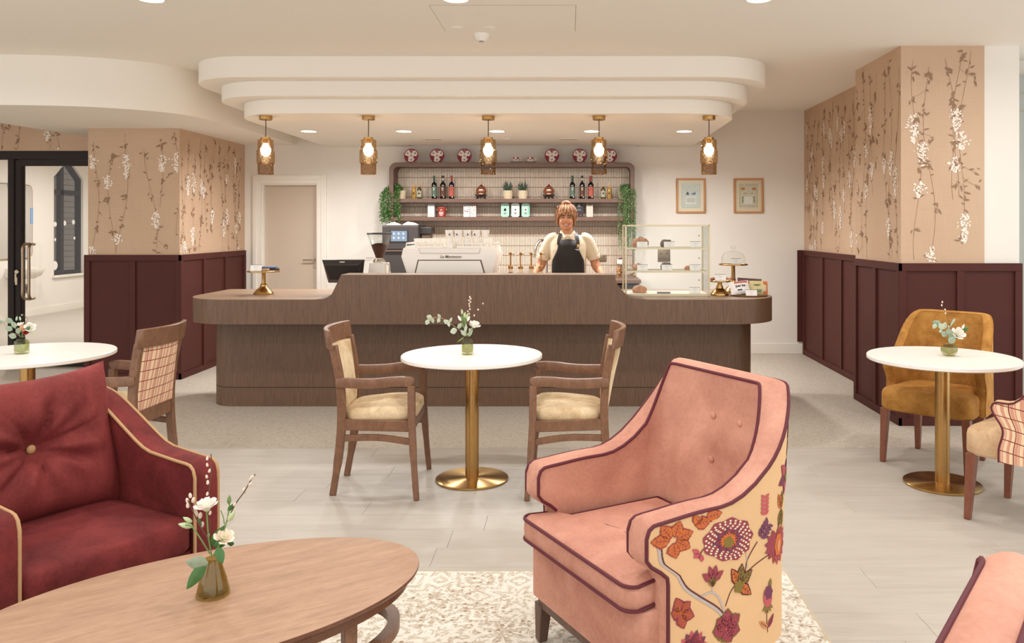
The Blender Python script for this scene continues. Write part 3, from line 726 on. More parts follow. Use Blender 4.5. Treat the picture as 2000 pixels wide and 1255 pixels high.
# ------------------------------------------------------------------ bottles and packets on the two shelves
Z1, Z2 = 1.8625, 1.6485
SX = lambda px: (px-1110)*9.75/1600
for n, c, r in (('bottle_black', '#16110f', .15), ('bottle_olive', '#4a4420', .15), ('oil_gold', '#b08a3c', .2), ('cap_green', '#274a33', .4), ('cap_red', '#8e2f2b', .4), ('cap_black', '#1c1716', .4), ('cork', '#c9a06c', .7),
                ('label_green', '#5c6d5c', .6), ('label_brown', '#5b3524', .6), ('label_coral', '#b75c48', .6), ('label_cream', '#b9b39a', .6), ('label_gold', '#a97f38', .6), ('white_ink', '#ece7df', .6)): M(n, c, r)
def tall_bottle(px, label, cap, lab):
    t_ = thing('bottle', label, 'bottle', (SX(px), 9.75, Z1), 0, 'tall bottles on the upper shelf')
    G().lathe([(.001, 0), (.031, 0), (.033, .004), (.033, .165), (.029, .182), (.014, .198), (.0125, .27), (.001, .27)], 20, cap=False).build('body', 'bottle_black', t_)
    G().lathe([(.001, .277), (.0145, .277), (.0145, .262), (.0138, .205), (.0128, .204)] if cap != 'cap_black' else [(.001, .277), (.0145, .277), (.0145, .25), (.013, .249)], 16, cap=False).build('cap', cap, t_)
    if cap == 'cap_black': G().lathe([(.0136, .246), (.0136, .212)], 16, cap=False).build('neck_label', 'label_cream', t_)
    L = G().grid([[(.0337*math.cos(R(a)), .0337*math.sin(R(a)), z) for a in range(-165, -10, 12)] for z in (.03, .145)]).build('label', lab, t_, fix=False)
    g = G()
    for z, w in ((.132, .018), (.118, .026), (.104, .014), (.045, .012)): g.box(-w/2, -.0352, z-.003, w/2, -.0335, z+.002)
    g.build('print', 'white_ink' if lab != 'label_coral' else 'plate_red', L, smooth=0)
    G().box(.008, -.0352, .016, .02, -.0325, .028).build('medal', 'white_ink', t_, smooth=0)
def oil_bottle(px, label, body, lab):
    t_ = thing('oil_bottle', label, 'bottle', (SX(px), 9.75, Z1), 0, 'small oil bottles on the upper shelf')
    G().lathe([(.001, 0), (.025, 0), (.027, .004), (.027, .108), (.023, .122), (.0125, .133), (.0125, .15), (.001, .15)], 18, cap=False).build('body', body, t_)
    G().lathe([(.001, .176), (.013, .176), (.014, .17), (.014, .148), (.001, .147)], 14, cap=False).build('cork', 'cork', t_)
    L = G().grid([[(.0277*math.cos(R(a)), .0277*math.sin(R(a)), z) for a in range(-165, -10, 12)] for z in (.022, .095)]).build('label', lab, t_, fix=False)
    g = G(); g.ball((0, -.028, .066), (.013, .002, .013), 10, 6); g.box(-.012, -.0292, .03, .012, -.0275, .034)
    g.build('print', 'bottle_olive', L)
for px, c, l in ((848, 'green', 'left'), (865, 'black', 'left'), (882, 'red', 'left'), (1118, 'green', 'right'), (1137, 'black', 'right'), (1154, 'red', 'right')):
    tall_bottle(px, 'tall dark bottle with a %s top in the %s trio on the upper shelf' % (c, l), 'cap_'+c, {'green': 'label_green', 'black': 'label_brown', 'red': 'label_coral'}[c])
oil_bottle(808.5, 'small golden oil bottle with a cork beside the left trailing plant', 'oil_gold', 'label_gold')
oil_bottle(819, 'small dark oil bottle with a cork near the left bottle trio', 'bottle_olive', 'label_cream')
oil_bottle(1178, 'small dark oil bottle with a cork near the right bottle trio', 'bottle_olive', 'label_cream')
oil_bottle(1190, 'small golden oil bottle with a cork beside the right trailing plant', 'oil_gold', 'label_gold')
M('foil_copper', '#8a4d30', .3, .5, var=.35, vscale=60); M('foil_silver', '#cfc9bf', .35, .3)
def flask(px, label):
    t_ = thing('round_flask', label, 'flask', (SX(px), 9.75, Z1), 0, 'round foil flasks on the upper shelf')
    G().lathe([(.001, -.062), (.03, -.055), (.055, -.03), (.064, 0), (.058, .028), (.035, .055), (.012, .07), (.006, .082), (.001, .085)], 20, tf=TF((0, 0, .092), sc=(1, .75, 1)), cap=False).build('body', 'foil_copper', t_)
    g = G(); rr = random.Random(px)
    for k in range(16):
        a = k*.3927; g.ball((.05*math.cos(a), -.03, .094+.046*math.sin(a)), (.010, .006, .010), 8, 5)
    g.build('studs', 'foil_copper', t_)
    G().ball((0, -.044, .105), (.03, .008, .014), 12, 6).build('label', 'foil_silver', t_)
    G().ball((0, -.042, .06), (.03, .008, .008), 12, 6).build('lower_label', 'foil_silver', t_)
    g = G()
    for s in (-1, 1):
        g.tube(catmull([(s*.066, -.02, .05), (s*.05, -.03, .03), (s*.04, -.04, .018), (s*.055, -.05, .004)], 3), .008, 6)
        g.tube(catmull([(s*.03, .03, .03), (s*.04, .045, .016), (s*.05, .05, .004)], 3), .007, 6)
    g.tube(catmull([(-.06, -.02, .045), (0, -.035, .022), (.06, -.02, .045)], 5), .009, 6).tube([(0, -.035, .025), (0, -.045, .005)], .008, 6)
    g.build('stand', 'black_wood', t_)
flask(940, 'round copper foil flask on a black stand, left of the two aloes'); flask(1072, 'round copper foil flask on a black stand, right of the two aloes')
M('pot_beige', '#d6c3a4', .7, var=.04); M('aloe', '#3c5040', .5, var=.25, vscale=30); M('aloe_tip', '#7d8f78', .5)
def aloe(px, label, seed):
    t_ = thing('potted_aloe', label, 'plant', (SX(px), 9.75, Z1), 0, 'potted aloes on the upper shelf')
    G().lathe([(.001, 0), (.052, 0), (.055, .03), (.06, .032), (.0585, .06), (.06, .064), (.056, .1), (.052, .1), (.05, .09), (.001, .088)], 24, cap=False).build('pot', 'pot_beige', t_)
    rn = random.Random(seed)
    for k in range(20):
        a = k*2.4; tl = .15+.75*(k/20); L = .125-.05*(k/20)+rn.uniform(-.01, .01)
        d = Vector((math.sin(tl)*math.cos(a), math.sin(tl)*math.sin(a)*.8, math.cos(tl)))
        p0 = Vector((.012*math.cos(a), .012*math.sin(a), .088)); 
        G().tube([p0, p0+d*L*.45, p0+d*L*.8+Vector((0, 0, .006)), p0+d*L+Vector((0, 0, .012))], [.008, .0075, .004, .0006], 6).build('leaf', 'aloe', t_)
aloe(992, 'small dark aloe in a beige pot, left one of the pair', 1); aloe(1021, 'small dark aloe in a beige pot, right one of the pair', 2)
M('vine_green', '#4f7a38', .5, var=.35, vscale=60); M('vine_pale', '#93b07c', .5, var=.3, vscale=60); M('vine_stem', '#5c7a45', .6)
def trailing(px, label, seed, strands, spread, zlow, pale, pot):
    t_ = thing('trailing_plant', label, 'plant', (SX(px), 9.73, Z1))
    rn = random.Random(seed)
    if pot: G().lathe([(.001, 0), (.05, 0), (.058, .1), (.053, .1), (.05, .09), (.001, .085)], 20, cap=False, tf=TF((pot, 0.02, 0))).build('pot', 'pot_beige', t_)
    st, lf, lp = G(), G(), G()
    for i in range(strands):
        u = (i+.5)/strands; xb = spread[0]+(spread[1]-spread[0])*u+rn.uniform(-.012, .012); yb = -.10+rn.uniform(-.06, .05)
        zl = zlow+rn.random()**1.5*.35*abs(zlow)+ (.0 if pale else abs(u-.4)*.12)
        P = catmull([(pot or 0, .02, .09), (lerp(pot or 0, xb, .5), -.03, .14+rn.uniform(-.02, .03)), (xb, yb, .06), (xb+rn.uniform(-.015, .015), yb-.01, zl*.5), (xb+rn.uniform(-.02, .02), yb, zl)], 9)
        st.tube(P, .0016, 4)
        for k in range(3, len(P)):
            for q in range(3 if pale else 4):
                p = P[k]+Vector((rn.gauss(0, .007), rn.gauss(0, .008), rn.uniform(-.015, .015)))
                L = rn.uniform(.012, .02) if pale else rn.uniform(.018, .032)
                a, b_ = rn.uniform(0, 6.28), rn.uniform(-1.1, .3)
                d = Vector((math.cos(a)*math.cos(b_), math.sin(a)*math.cos(b_), math.sin(b_))); s = d.cross(Vector((0, 0, 1))).normalized()*L*(.42 if pale else .3); n = d.cross(s).normalized()*L*.12
                (lp if rn.random() < (.55 if pale else .2) else lf).add([p, p+d*L*.5+s-n, p+d*L, p+d*L*.5-s-n, p+d*L*.5+n], [(0, 1, 4), (1, 2, 4), (2, 3, 4), (3, 0, 4)])
    st.build('stems', 'vine_stem', t_)
    tag(lf.build('dark_leaves', 'vine_green', t_, fix=False, smooth=0), kind='stuff'); tag(lp.build('pale_leaves', 'vine_pale', t_, fix=False, smooth=0), kind='stuff')
trailing(779, 'bushy trailing plant hanging over the left end of the shelves', 3, 26, (-.18, .02), -.31, False, .03)
trailing(1212, 'fine leaved string plant hanging long over the right end of the shelves', 9, 40, (-.02, .175), -.62, True, .03)
# packets on the lower shelf
for n, c in (('pack_white', '#dcd8d4'), ('pack_mint', '#a9d3bf'), ('pack_mint_pale', '#d3e2da'), ('pack_pink', '#e3cfcb'), ('pack_black', '#2a2428'), ('pack_beige', '#d2c6b6'), ('tin_red', '#9c3a2c'), ('ink_red', '#a34a3c'), ('ink_brown', '#6a4c3c'), ('ink_gold', '#c9a25c'), ('mint_stripe', '#7fbba2')): M(n, c, .5)
def packet(name, px, label, w, h, d, mat, group=None, prints=(), shape='box', cat='box', yy=9.74):
    t_ = thing(name, label, cat, (SX(px), yy, Z2), 0, group)
    g = G()
    if shape == 'octo': g.prism([(-w/2+.016, 0), (w/2-.016, 0), (w/2, .016), (w/2, h-.016), (w/2-.016, h), (-w/2+.016, h), (-w/2, h-.016), (-w/2, .016)], -d/2, d/2, tf=XZ)
    elif shape == 'gable': g.box(-w/2, -d/2, 0, w/2, d/2, h*.86); g.add([(-w/2, -d/2, h*.86), (w/2, -d/2, h*.86), (w/2, d/2, h*.86), (-w/2, d/2, h*.86), (-w/2, 0, h), (w/2, 0, h)], [(0, 1, 5, 4), (2, 3, 4, 5), (0, 4, 3), (1, 2, 5)])
    else: g.box(-w/2, -d/2, 0, w/2, d/2, h)
    b_ = g.build('carton', mat, t_, bevel=.0015 if shape == 'box' else 0, seg=1, smooth=0)
    for nm, mt, its in prints:
        g = G()
        for it in its:
            if len(it) == 4: g.box(it[0], -d/2-.0012, it[1], it[2], -d/2, it[3])
            else:
                cx, cz, rx, rz, n = it; g.prism([(cx+rx*math.cos(6.283*i/n+.3), cz+rz*math.sin(6.283*i/n+.3)) for i in range(n)], -d/2-.0012, -d/2, tf=XZ)
        g.build(nm, mt, t_, smooth=0)
    return t_
packet('coffee_packet', 843, 'tall white packet with a round badge at the left of the lower shelf', .08, .165, .06, 'pack_white', None, [('badge', 'ink_grey', [(0, .147, .012, .01, 10)]), ('print', 'ink_grey', [(-.025, .03, .025, .033), (-.02, .05, .02, .053), (-.012, .10, .012, .103)])], 'gable', 'packet')
t_ = thing('tin', 'red round tin with cream lettering bands on the lower shelf', 'tin', (SX(863), 9.74, Z2))
G().lathe([(.001, 0), (.046, 0), (.052, .095), (.055, .098), (.055, .118), (.001, .119)], 24, cap=False).build('body', 'tin_red', t_)
G().lathe([(.056, .102), (.0565, .104), (.0565, .112), (.056, .114)], 24, cap=False).build('lid_band', 'ink_red', t_)
g = G()
for z, w in ((.055, 30), (.04, 34), (.022, 25), (.083, 12)): g.grid([[((lerp(.046, .052, zz/.095)+.0008)*math.cos(R(a-90)), (lerp(.046, .052, zz/.095)+.0008)*math.sin(R(a-90)), zz) for a in range(-w, w+1, 6)] for zz in (z-.004, z+.004)])
g.build('print', 'ink_pale', t_, fix=False)
for s in (-1, 1): G().ball((s*.054, -.004, .088), (.008, .006, .010), 8, 6).build('handle_lug', 'cork', t_)
packet('carton', 912, 'pale carton with small blossoms, left one of the touching pair', .072, .152, .06, 'pack_white', 'blossom cartons', [('blossoms', 'ink_red', [(-.016, .07, .009, .007, 8), (.01, .066, .012, .008, 8), (.02, .09, .006, .006, 6), (-.02, .12, .005, .005, 6)]), ('dots', 'ink_dark', [(-.01, .125, .006, .004, 6), (.018, .118, .006, .005, 6)])], 'gable', 'carton')
packet('carton', 924.5, 'pinkish carton with red sprigs, right one of the touching pair', .072, .152, .06, 'pack_pink', 'blossom cartons', [('sprigs', 'ink_red', [(-.01, .125, .008, .005, 8), (.012, .08, .007, .006, 8), (-.016, .05, .006, .005, 6), (.02, .11, .005, .005, 6)]), ('flower', 'ink_gold', [(.0, .03, .008, .006, 8)])], 'gable', 'carton')
for px, mt, l, k in ((987, 'pack_mint', 'mint green tea box with a portrait badge, left of the three', 0), (1007, 'pack_mint_pale', 'pale mint tea box with a bird badge, middle of the three', 1), (1027, 'pack_mint', 'mint green tea box with a cream badge, right of the three', 2)):
    pr = [('badge', 'ink_dark' if k == 0 else 'ink_pale', [(0, .085, .016, .019, 14)]), ('motif', 'ink_brown' if k != 1 else 'ink_dark', [(0, .086, .009, .010, 10)]), ('caption', 'ink_dark', [(-.015, .040, .015, .05), (-.012, .03, .012, .034)]), ('crest', 'mint_stripe', [(0, .142, .006, .005, 6)])]
    if k == 0: pr.append(('portrait', 'ink_gold', [(0, .083, .008, .009, 10)]))
    if k == 2: pr.append(('side_panel', 'mint_stripe', [(.028, .03, .045, .135)]))
    packet('tea_box', px, l, .096, .163, .07, mt, 'mint tea boxes', pr, 'octo')
packet('carton', 1094, 'pale grey carton standing behind the head of the barista', .075, .15, .06, 'pack_white', None, [('print', 'ink_grey', [(-.02, .11, .02, .12)])], 'gable', 'carton')
packet('chocolate_box', 1131, 'black box with a silver crest behind the head of the barista', .1, .165, .06, 'pack_black', None, [('crest', 'ink_grey', [(0, .135, .018, .014, 8), (0, .122, .026, .003, 4), (-.02, .09, .02, .093), (-.025, .075, .025, .079)]), ('flowers', 'ink_red', [(-.02, .03, .01, .008, 8), (.02, .02, .008, .01, 8)])])
packet('coffee_packet', 1151.5, 'tall beige packet with a brown badge at the right of the lower shelf', .078, .165, .06, 'pack_beige', None, [('badge', 'ink_brown', [(0, .147, .011, .01, 10)]), ('print', 'ink_grey', [(-.02, .05, .02, .053), (-.015, .1, .015, .103)])], 'gable', 'packet')
# ------------------------------------------------------------------ things on the counter
CT = .9435
M('screen_black', '#252120', .35); M('machine_white', '#e9e3da', .3, coat=.2); M('machine_grey', '#cfc4b6', .35); M('letter_grey', '#8d8072', .4); M('machine_dark', '#5f4a3c', .5); M('cup_white', '#efe9e1', .25, coat=.3); M('ink_black', '#1d1a19', .6)
M('coffee_black', '#3a3331', .4); M('coffee_black2', '#2b2624', .35); M('beans', '#4a2716', .55, var=.45, vscale=110); M('paper', '#e6dccb', .8); M('chrome', '#c8c4bf', .12, 1.0)
glow('touch_screen', (.42, .52, .66), .75); glow('touch_icon', (.85, .9, 1.0), .9)
# till monitor seen from behind
t_ = thing('till_monitor', 'black till monitor turned away, at the left end of the raised counter', 'screen', (-1.955, 7.12, CT), R(-3))
g = G(); P = [(-.19, .29), (.19, .29), (.175, .265), (.145, .105), (-.145, .105), (-.175, .265)]
fr_ = [(-.19, -.03, .30), (.19, -.03, .30), (.148, .03, .098), (-.148, .03, .098)]; bk = [(-.165, -.085, .262), (.165, -.085, .262), (.13, -.03, .115), (-.13, -.03, .115)]
tf = TF((0, 0, 0))
vs = [(-.19, 0, .305), (.19, 0, .305), (.15, .05, .098), (-.15, .05, .098), (-.185, -.012, .303), (.185, -.012, .303), (.146, .038, .1), (-.146, .038, .1), (-.15, -.05, .26), (.15, -.05, .26), (.12, -.005, .13), (-.12, -.005, .13)]
g.add(vs, [(0, 1, 2, 3), (0, 4, 5, 1), (1, 5, 6, 2), (2, 6, 7, 3), (3, 7, 4, 0), (4, 8, 9, 5), (5, 9, 10, 6), (6, 10, 11, 7), (7, 11, 8, 4), (8, 11, 10, 9)])
g.build('casing', 'screen_black', t_, bevel=.003, smooth=0)
G().box(-.022, -.035, .279, .022, -.028, .287, tf=TF((0, 0, 0), rx=0)).build('badge', 'machine_grey', t_, smooth=0)
G().tube([(.05, -.0, .17), (.05, .02, .08), (.05, .03, .012)], .022, 10).build('stand', 'screen_black', t_)
G().cbox((.05, .03, .008), (.2, .16, .016)).build('base', 'screen_black', t_, bevel=.004, smooth=0)
# grinder
t_ = thing('coffee_grinder', 'white coffee grinder with a clear hopper of beans', 'grinder', (-1.71, 7.42, CT))
g = G(); rows = []
for z, w, d in ((0, .098, .12), (.02, .096, .12), (.18, .082, .10), (.262, .074, .09)): rows.append([(x, y, z) for x, y in rrect(-w, -d, w, d, .02, 4)])
g.grid(rows, True, True); g.build('body', 'machine_white', t_, smooth=40)
G().box(-.048, -.122, .03, .02, -.108, .16, tf=None).build('bright_plate', 'chrome', t_, bevel=.002, smooth=0)
G().lathe([(.001, .262), (.055, .262), (.058, .28), (.046, .3), (.001, .3)], 24, cap=False).build('collar', 'chrome', t_)
G().lathe([(.034, .298), (.038, .32), (.108, .505), (.11, .52), (.106, .52), (.036, .325)], 28, cap=False).build('hopper', 'clear_glass', t_)
G().lathe([(.001, .305), (.033, .305), (.036, .32), (.074, .425), (.06, .432), (.03, .44), (.001, .442)], 24, cap=False).build('coffee_beans', 'beans', t_)
G().lathe([(.001, .535), (.108, .535), (.113, .53), (.113, .519), (.001, .519)], 28, cap=False).build('lid', 'coffee_black2', t_)
g = G(); g.tube([(-.05, -.02, .285), (-.16, -.05, .282)], .005, 6).tube([(-.05, -.0, .305), (-.12, -.02, .304)], .006, 6); g.build('lever', 'chrome', t_)
G().tube(catmull([(.07, -.06, .26), (.1, -.07, .25), (.105, -.07, .2), (.1, -.07, .12), (.085, -.07, .11)], 4), .008, 6).build('side_arm', 'machine_grey', t_)
# espresso machine
E0 = (-1.035, 7.12)
t_ = thing('espresso_machine', 'wide white espresso machine with angled ends and a cup rail', 'coffee machine', (E0[0], E0[1], CT))
k = .00445
def ex(px): return (px-877)*k
def ez(py): return 1.53-(py-443)*k-CT
prof = [(ex(787), ez(484)), (ex(967), ez(484)), (ex(970), ez(501)), (ex(950), .02), (ex(806), .02), (ex(783), ez(501))]
G().prism(prof, 0, .62, tf=XZ).build('body', 'machine_white', t_, bevel=.006, seg=2, smooth=30)
G().box(-.3, .06, 0, .3, .58, .03).build('feet_frame', 'machine_dark', t_, smooth=0)
G().prism([(ex(815.5), ez(507)), (ex(939.5), ez(507)), (ex(957), .03), (ex(801), .03)], -.003, .005, tf=XZ).build('panel_joint', 'machine_dark', t_, smooth=0)
G().prism([(ex(817.5), ez(509)), (ex(937.5), ez(509)), (ex(954), .034), (ex(804), .034)], -.009, .0, tf=XZ).build('front_panel', 'machine_white', t_, bevel=.002, seg=1, smooth=0)
G().prism([(ex(817), ez(484.5)), (ex(939), ez(484.5)), (ex(936), ez(495)), (ex(820), ez(495))], -.004, .004, tf=XZ).build('top_recess', 'machine_grey', t_, smooth=0)
G().prism([(ex(819), ez(485)), (ex(937), ez(485)), (ex(934.5), ez(493.5)), (ex(821.5), ez(493.5))], -.006, .0, tf=XZ).build('recess_panel', 'machine_white', t_, smooth=0)
text('lettering', 'La Marzocco', .036, 'letter_grey', t_, (ex(880), -.0035, ez(501)), (R(90), 0, 0), .002, bold=.0006, shear=.15, sx=.98)
mt = ez(484)
G().box(ex(789), .03, mt, ex(966), .6, mt+.006).build('cup_tray', 'machine_grey', t_, smooth=0)
for a, b_ in ((791, 865), (891, 965)):
    g = G()
    for z in (.008, .04):
        q = .01 if z > .02 else 0; A, B = (ex(a)+q, ex(b_)-q); pts = [(A, .58, mt+z), (A, .02, mt+z), (B, .02, mt+z)] if a < 850 else [(A, .02, mt+z), (B, .02, mt+z), (B, .58, mt+z)]
        g.tube(pts, .008, 4, flat=(.005, .014, (0, 0, 1)))
    for q in range(5): 
        x = lerp(ex(a)+.006, ex(b_)-.012, q/4); g.tube([(x, .02, mt), (x, .02, mt+.045)], .004, 6)
    g.build('cup_rail', 'machine_white', t_, smooth=30)
G().box(ex(872), .012, mt, ex(884), .045, mt+.048).build('rail_block', 'machine_white', t_, bevel=.003, smooth=0)
def ecup(x, y, z, label, logo=True, inv=False, rz=0):
    rz += R(random.Random(label).uniform(-18, 18))
    c = thing('espresso_cup', label, 'cup', (E0[0]+x, E0[1]+y, CT+z), rz, 'white cups on the espresso machine')
    pf = [(.001, .0), (.024, 0), (.027, .006), (.035, .045), (.038, .074), (.0355, .074), (.032, .045), (.02, .008), (.001, .008)]
    G().lathe(pf, 20, cap=False).build('bowl', 'cup_white', c)
    G().tube(catmull([(0, .035, .06), (0, .055, .058), (0, .057, .035), (0, .031, .022)], 3), .004, 6).build('handle', 'cup_white', c)
    if logo: text('logo', 'A', .026, 'ink_black', c, (0, -.0352, .033), (R(98), 0, 0), .0012, bold=.0006)
    return c
cz = mt+.007
for i in range(3):
    ecup(ex(812)+i*.089, .10, cz, 'white logo cup in the low left group on the coffee machine, %s from the left' % ORD[i], i < 2)
    ecup(ex(815)+i*.089, .215, cz, 'white cup in the second row of the low left group, %s from the left' % ORD[i], False)
for i in range(5):
    ecup(ex(874)+i*.079, .10, cz, 'white cup at the bottom of the tall right stack, %s from the left' % ORD[i], False)
    ecup(ex(874)+i*.079, .10, cz+.0755, 'white logo cup on top of the tall right stack, %s from the left' % ORD[i], i < 4)
    if i < 4: ecup(ex(876)+i*.079, .215, cz, 'white cup behind the tall right stack at its foot, %s from the left' % ORD[i], False)
ecup(ex(951), .20, cz, 'white cup alone at the right end of the coffee machine', False)
# black bean-to-cup machine
t_ = thing('bean_to_cup_machine', 'black coffee machine with a lit touch screen behind the grinder', 'coffee machine', (-1.885, 9.42, .951))
g = G(); g.box(-.205, -.22, .0, .205, .22, .60); g.build('body', 'coffee_black', t_, bevel=.006, smooth=0)
G().box(-.2, -.245, .33, .2, -.222, .59).build('front_panel', 'coffee_black', t_, bevel=.006, smooth=0)
G().box(-.2, -.25, .305, .2, -.222, .322).build('trim_line', 'machine_dark', t_, smooth=0)
s_ = G().box(-.115, -.252, .405, .095, -.246, .55).build('screen_bezel', 'coffee_black2', t_, bevel=.002, smooth=0)
G().box(-.098, -.2535, .42, .078, -.2525, .535).build('screen', 'touch_screen', s_, smooth=0)
for r in range(2):
    for q in range(3):
        x = -.067+q*.053; z = .505-r*.048
        G().prism([(x+.012*math.cos(a*1.047), z+.014*math.sin(a*1.047)) for a in range(6)], -.2545, -.2536, tf=XZ).build('icon', 'touch_icon', s_, smooth=0)
G().box(.205, -.12, .50, .33, .12, .575).build('side_unit', 'coffee_black2', t_, bevel=.004, smooth=0)
G().box(.215, -.1, .28, .31, .1, .50).build('milk_cooler', 'machine_dark', t_, bevel=.004, smooth=0)
G().box(-.1, -.30, .02, .1, -.222, .04).build('drip_tray', 'coffee_black2', t_, bevel=.003, smooth=0)
for i, (dx, rz, l) in enumerate(((-.095, 8, 'crumpled white paper bag lying on top of the black coffee machine, left one'), (.10, -8, 'crumpled white paper bag lying on top of the black coffee machine, right one'))):
    rn = random.Random(i+5); g = G()
    rows = [[(x*.085+rn.uniform(-.012, .012), y*.08+rn.uniform(-.01, .01), .002+.05*(1-abs(x))*(1-y*y*.5)*rn.uniform(.6, 1.15)) for x in (-1, -.6, -.2, .2, .6, 1)] for y in (-1, -.4, .2, .8)]
    rows = [[(p[0], p[1]-.0, .0) for p in rows[0]]]+rows+[[(p[0], p[1], .0) for p in rows[-1]]]
    g.grid(rows, cap=False); o = g.build('paper_bag', 'paper', None, smooth=0, loc=(-1.9+dx, 9.36, 1.552), rot=(0, 0, R(rz))); tag(o, l, 'paper bag', 'paper bags on the coffee machine')
# syrup bottles with pumps
glass('bottle_clear', (.92, .88, .82), .15); M('syrup_amber', '#8a4a22', .3); M('pump_gold', '#a9793f', .35, .4); M('syrup_clear', '#d8c8ad', .3)
for i, (px, ps, l) in enumerate(((997, 'syrup_amber', 'amber syrup bottle with a gold pump, leftmost of the four'), (1017, 'syrup_clear', 'clear syrup bottle with a gold pump, second of the four'), (1037.5, 'syrup_clear', 'clear syrup bottle with a gold pump, third of the four'), (1056.5, 'syrup_clear', 'clear syrup bottle with a gold pump, rightmost, before the arm of the barista'))):
    t_ = thing('syrup_bottle', l, 'bottle', ((px-1110)*7.3/1600, 7.3, CT), 0, 'syrup bottles with pumps')
    G().lathe([(.001, .001), (.033, .001), (.035, .006), (.035, .12), (.031, .165), (.019, .195), (.017, .215), (.001, .215)], 18, cap=False).build('body', 'bottle_clear', t_)
    G().lathe([(.001, .004), (.031, .004), (.032, .12), (.029, .158), (.016, .185), (.001, .185)], 18, cap=False).build('syrup', ps, t_)
    G().lathe([(.001, .213), (.022, .213), (.022, .235), (.013, .245), (.001, .246)], 14, cap=False).build('collar', 'pump_gold', t_)
    G().tube([(0, 0, .24), (0, 0, .345)], .006, 8).build('pump_rod', 'pump_gold', t_)
    g = G(); g.lathe([(.001, .362), (.012, .36), (.017, .35), (.010, .338), (.001, .337)], 12, cap=False).tube([(0, 0, .35), (.018, -.012, .352), (.032, -.024, .345)], .006, 6)
    g.build('pump_head', 'pump_gold', t_)
# gift bag of biscuits on the back counter and a jar
M('biscuit', '#8a5a38', .7, var=.4, vscale=45); M('biscuit_light', '#b98c5e', .7, var=.2, vscale=30); M('ribbon', '#5a1f1d', .5); glass('cellophane', (.95, .93, .9), .3)
t_ = thing('biscuit_bag', 'tall clear bag of biscuits tied with a dark red bow', 'gift bag', (.62, 9.62, .951))
rows = []
for z, w, d in ((0, .055, .035), (.02, .06, .04), (.15, .058, .038), (.185, .05, .03), (.205, .012, .01), (.235, .035, .014)): rows.append([(x, y, z) for x, y in rrect(-w, -d, w, d, min(w, d)*.5, 3)])
G().grid(rows, True, True).build('bag', 'cellophane', t_)
rn = random.Random(1); 
for i in range(16):
    x, y, z = (i % 3-1)*.032+rn.uniform(-.008, .008), rn.uniform(-.014, .012), .014+(i//3)*.026
    G().lathe([(.001, -.008), (.018, -.008), (.021, 0), (.018, .008), (.001, .008)], 10, tf=TF((x, y, z), rx=rn.uniform(.6, 1.6), rz=rn.uniform(-.6, .6)), cap=False).build('biscuit', 'biscuit' if i % 3 else 'biscuit_light', t_)
G().box(-.05, -.0405, .15, .03, -.0395, .2).build('label', 'paper', t_, smooth=0)
g = G(); g.ball((.02, -.02, .21), (.022, .012, .012), 8, 6).ball((-.012, -.022, .207), (.022, .012, .011), 8, 6).ball((.004, -.03, .206), .009, 8, 6); g.tube([(0, -.03, .2), (.03, -.035, .15)], .005, 5)
g.build('bow', 'ribbon', t_)
t_ = thing('biscuit_jar', 'small clear bag of pastries behind the left side of the pastry case', 'gift bag', (.745, 9.5, .951))
G().lathe([(.001, 0), (.045, .0), (.05, .02), (.047, .07), (.015, .115), (.025, .14), (.001, .14)], 14, cap=False).build('bag', 'cellophane', t_)
for i in range(5): G().ball((.018*math.cos(i*1.9), .018*math.sin(i*1.9), .02+.012*i), (.02, .018, .014), 8, 6).build('biscuit', 'biscuit_light', t_)
# ------------------------------------------------------------------ price cards, cake stands
M('card', '#efe9e4', .6); M('card_edge', '#6d6359', .6); M('ink_light', '#b9afa6', .7)
def card(x, y, z, label, w=.095, h=.05):
    t_ = thing('price_card', label, 'price card', (x, y, z), 0, 'white price cards')
    tl = TF((0, 0, 0), rx=R(-16))
    G().box(-w/2, -.001, 0, w/2, .001, h, tf=tl).build('card', 'card', t_, smooth=0)
    G().box(-w/2, -.002, h-.002, w/2, .002, h+.0015, tf=tl).build('holder_edge', 'card_edge', t_, smooth=0)
    G().box(-w/2, .0, -.001, w/2, .022, .002).build('foot', 'card_edge', t_, smooth=0)
    g = G(); g.box(-w*.22, -.0018, h*.68, w*.22, -.001, h*.73, tf=tl).box(-w*.1, -.0018, h*.2, w*.1, -.001, h*.25, tf=tl).box(-w*.15, -.0018, h*.5, w*.15, -.001, h*.53, tf=tl)
    tag(g.build('print', 'ink_light', t_, smooth=0), kind='stuff')
def cake_stand(name, x, y, z0, h, rp, rb, label, collar):
    t_ = thing(name, label, 'cake stand', (x, y, z0), 0, 'gold cake stands')
    G().lathe([(.001, h), (rp-.004, h), (rp-.002, h+.004), (rp, h+.003), (rp, h-.006), (rp-.006, h-.009), (.001, h-.009)], 32, cap=False).build('plate', 'brass', t_)
    G().lathe([(.001, 0), (rb, 0), (rb+.001, .008), (rb*.95, .016), (rb*.72, .04), (rb*.40, .06), (.028, .08)]+([(.020, h*.42), (.024, h*.43), (.024, h*.46), (.018, h*.48), (.0165, h-.02), (.022, h-.008), (.001, h-.008)] if collar else [(.024, h*.6), (.019, h-.02), (.024, h-.008), (.001, h-.008)]), 28, cap=False).build('pedestal', 'brass', t_)
    return t_
cake_stand('cake_stand', -2.67, 7.18, CT, .20, .137, .085, 'gold cake stand with blue packets at the left end of the counter', True)
cake_stand('cake_stand', 1.304, 7.06, CT, .122, .092, .078, 'small gold cake stand beside the pastry case', False)
ts = cake_stand('cake_stand', 1.49, 7.40, CT, .25, .13, .085, 'tallest gold cake stand, under a glass dome', True)
d_ = thing('glass_dome', 'clear glass cake dome with a knob on the tall gold stand', 'dome', (1.49, 7.40, CT+.2545))
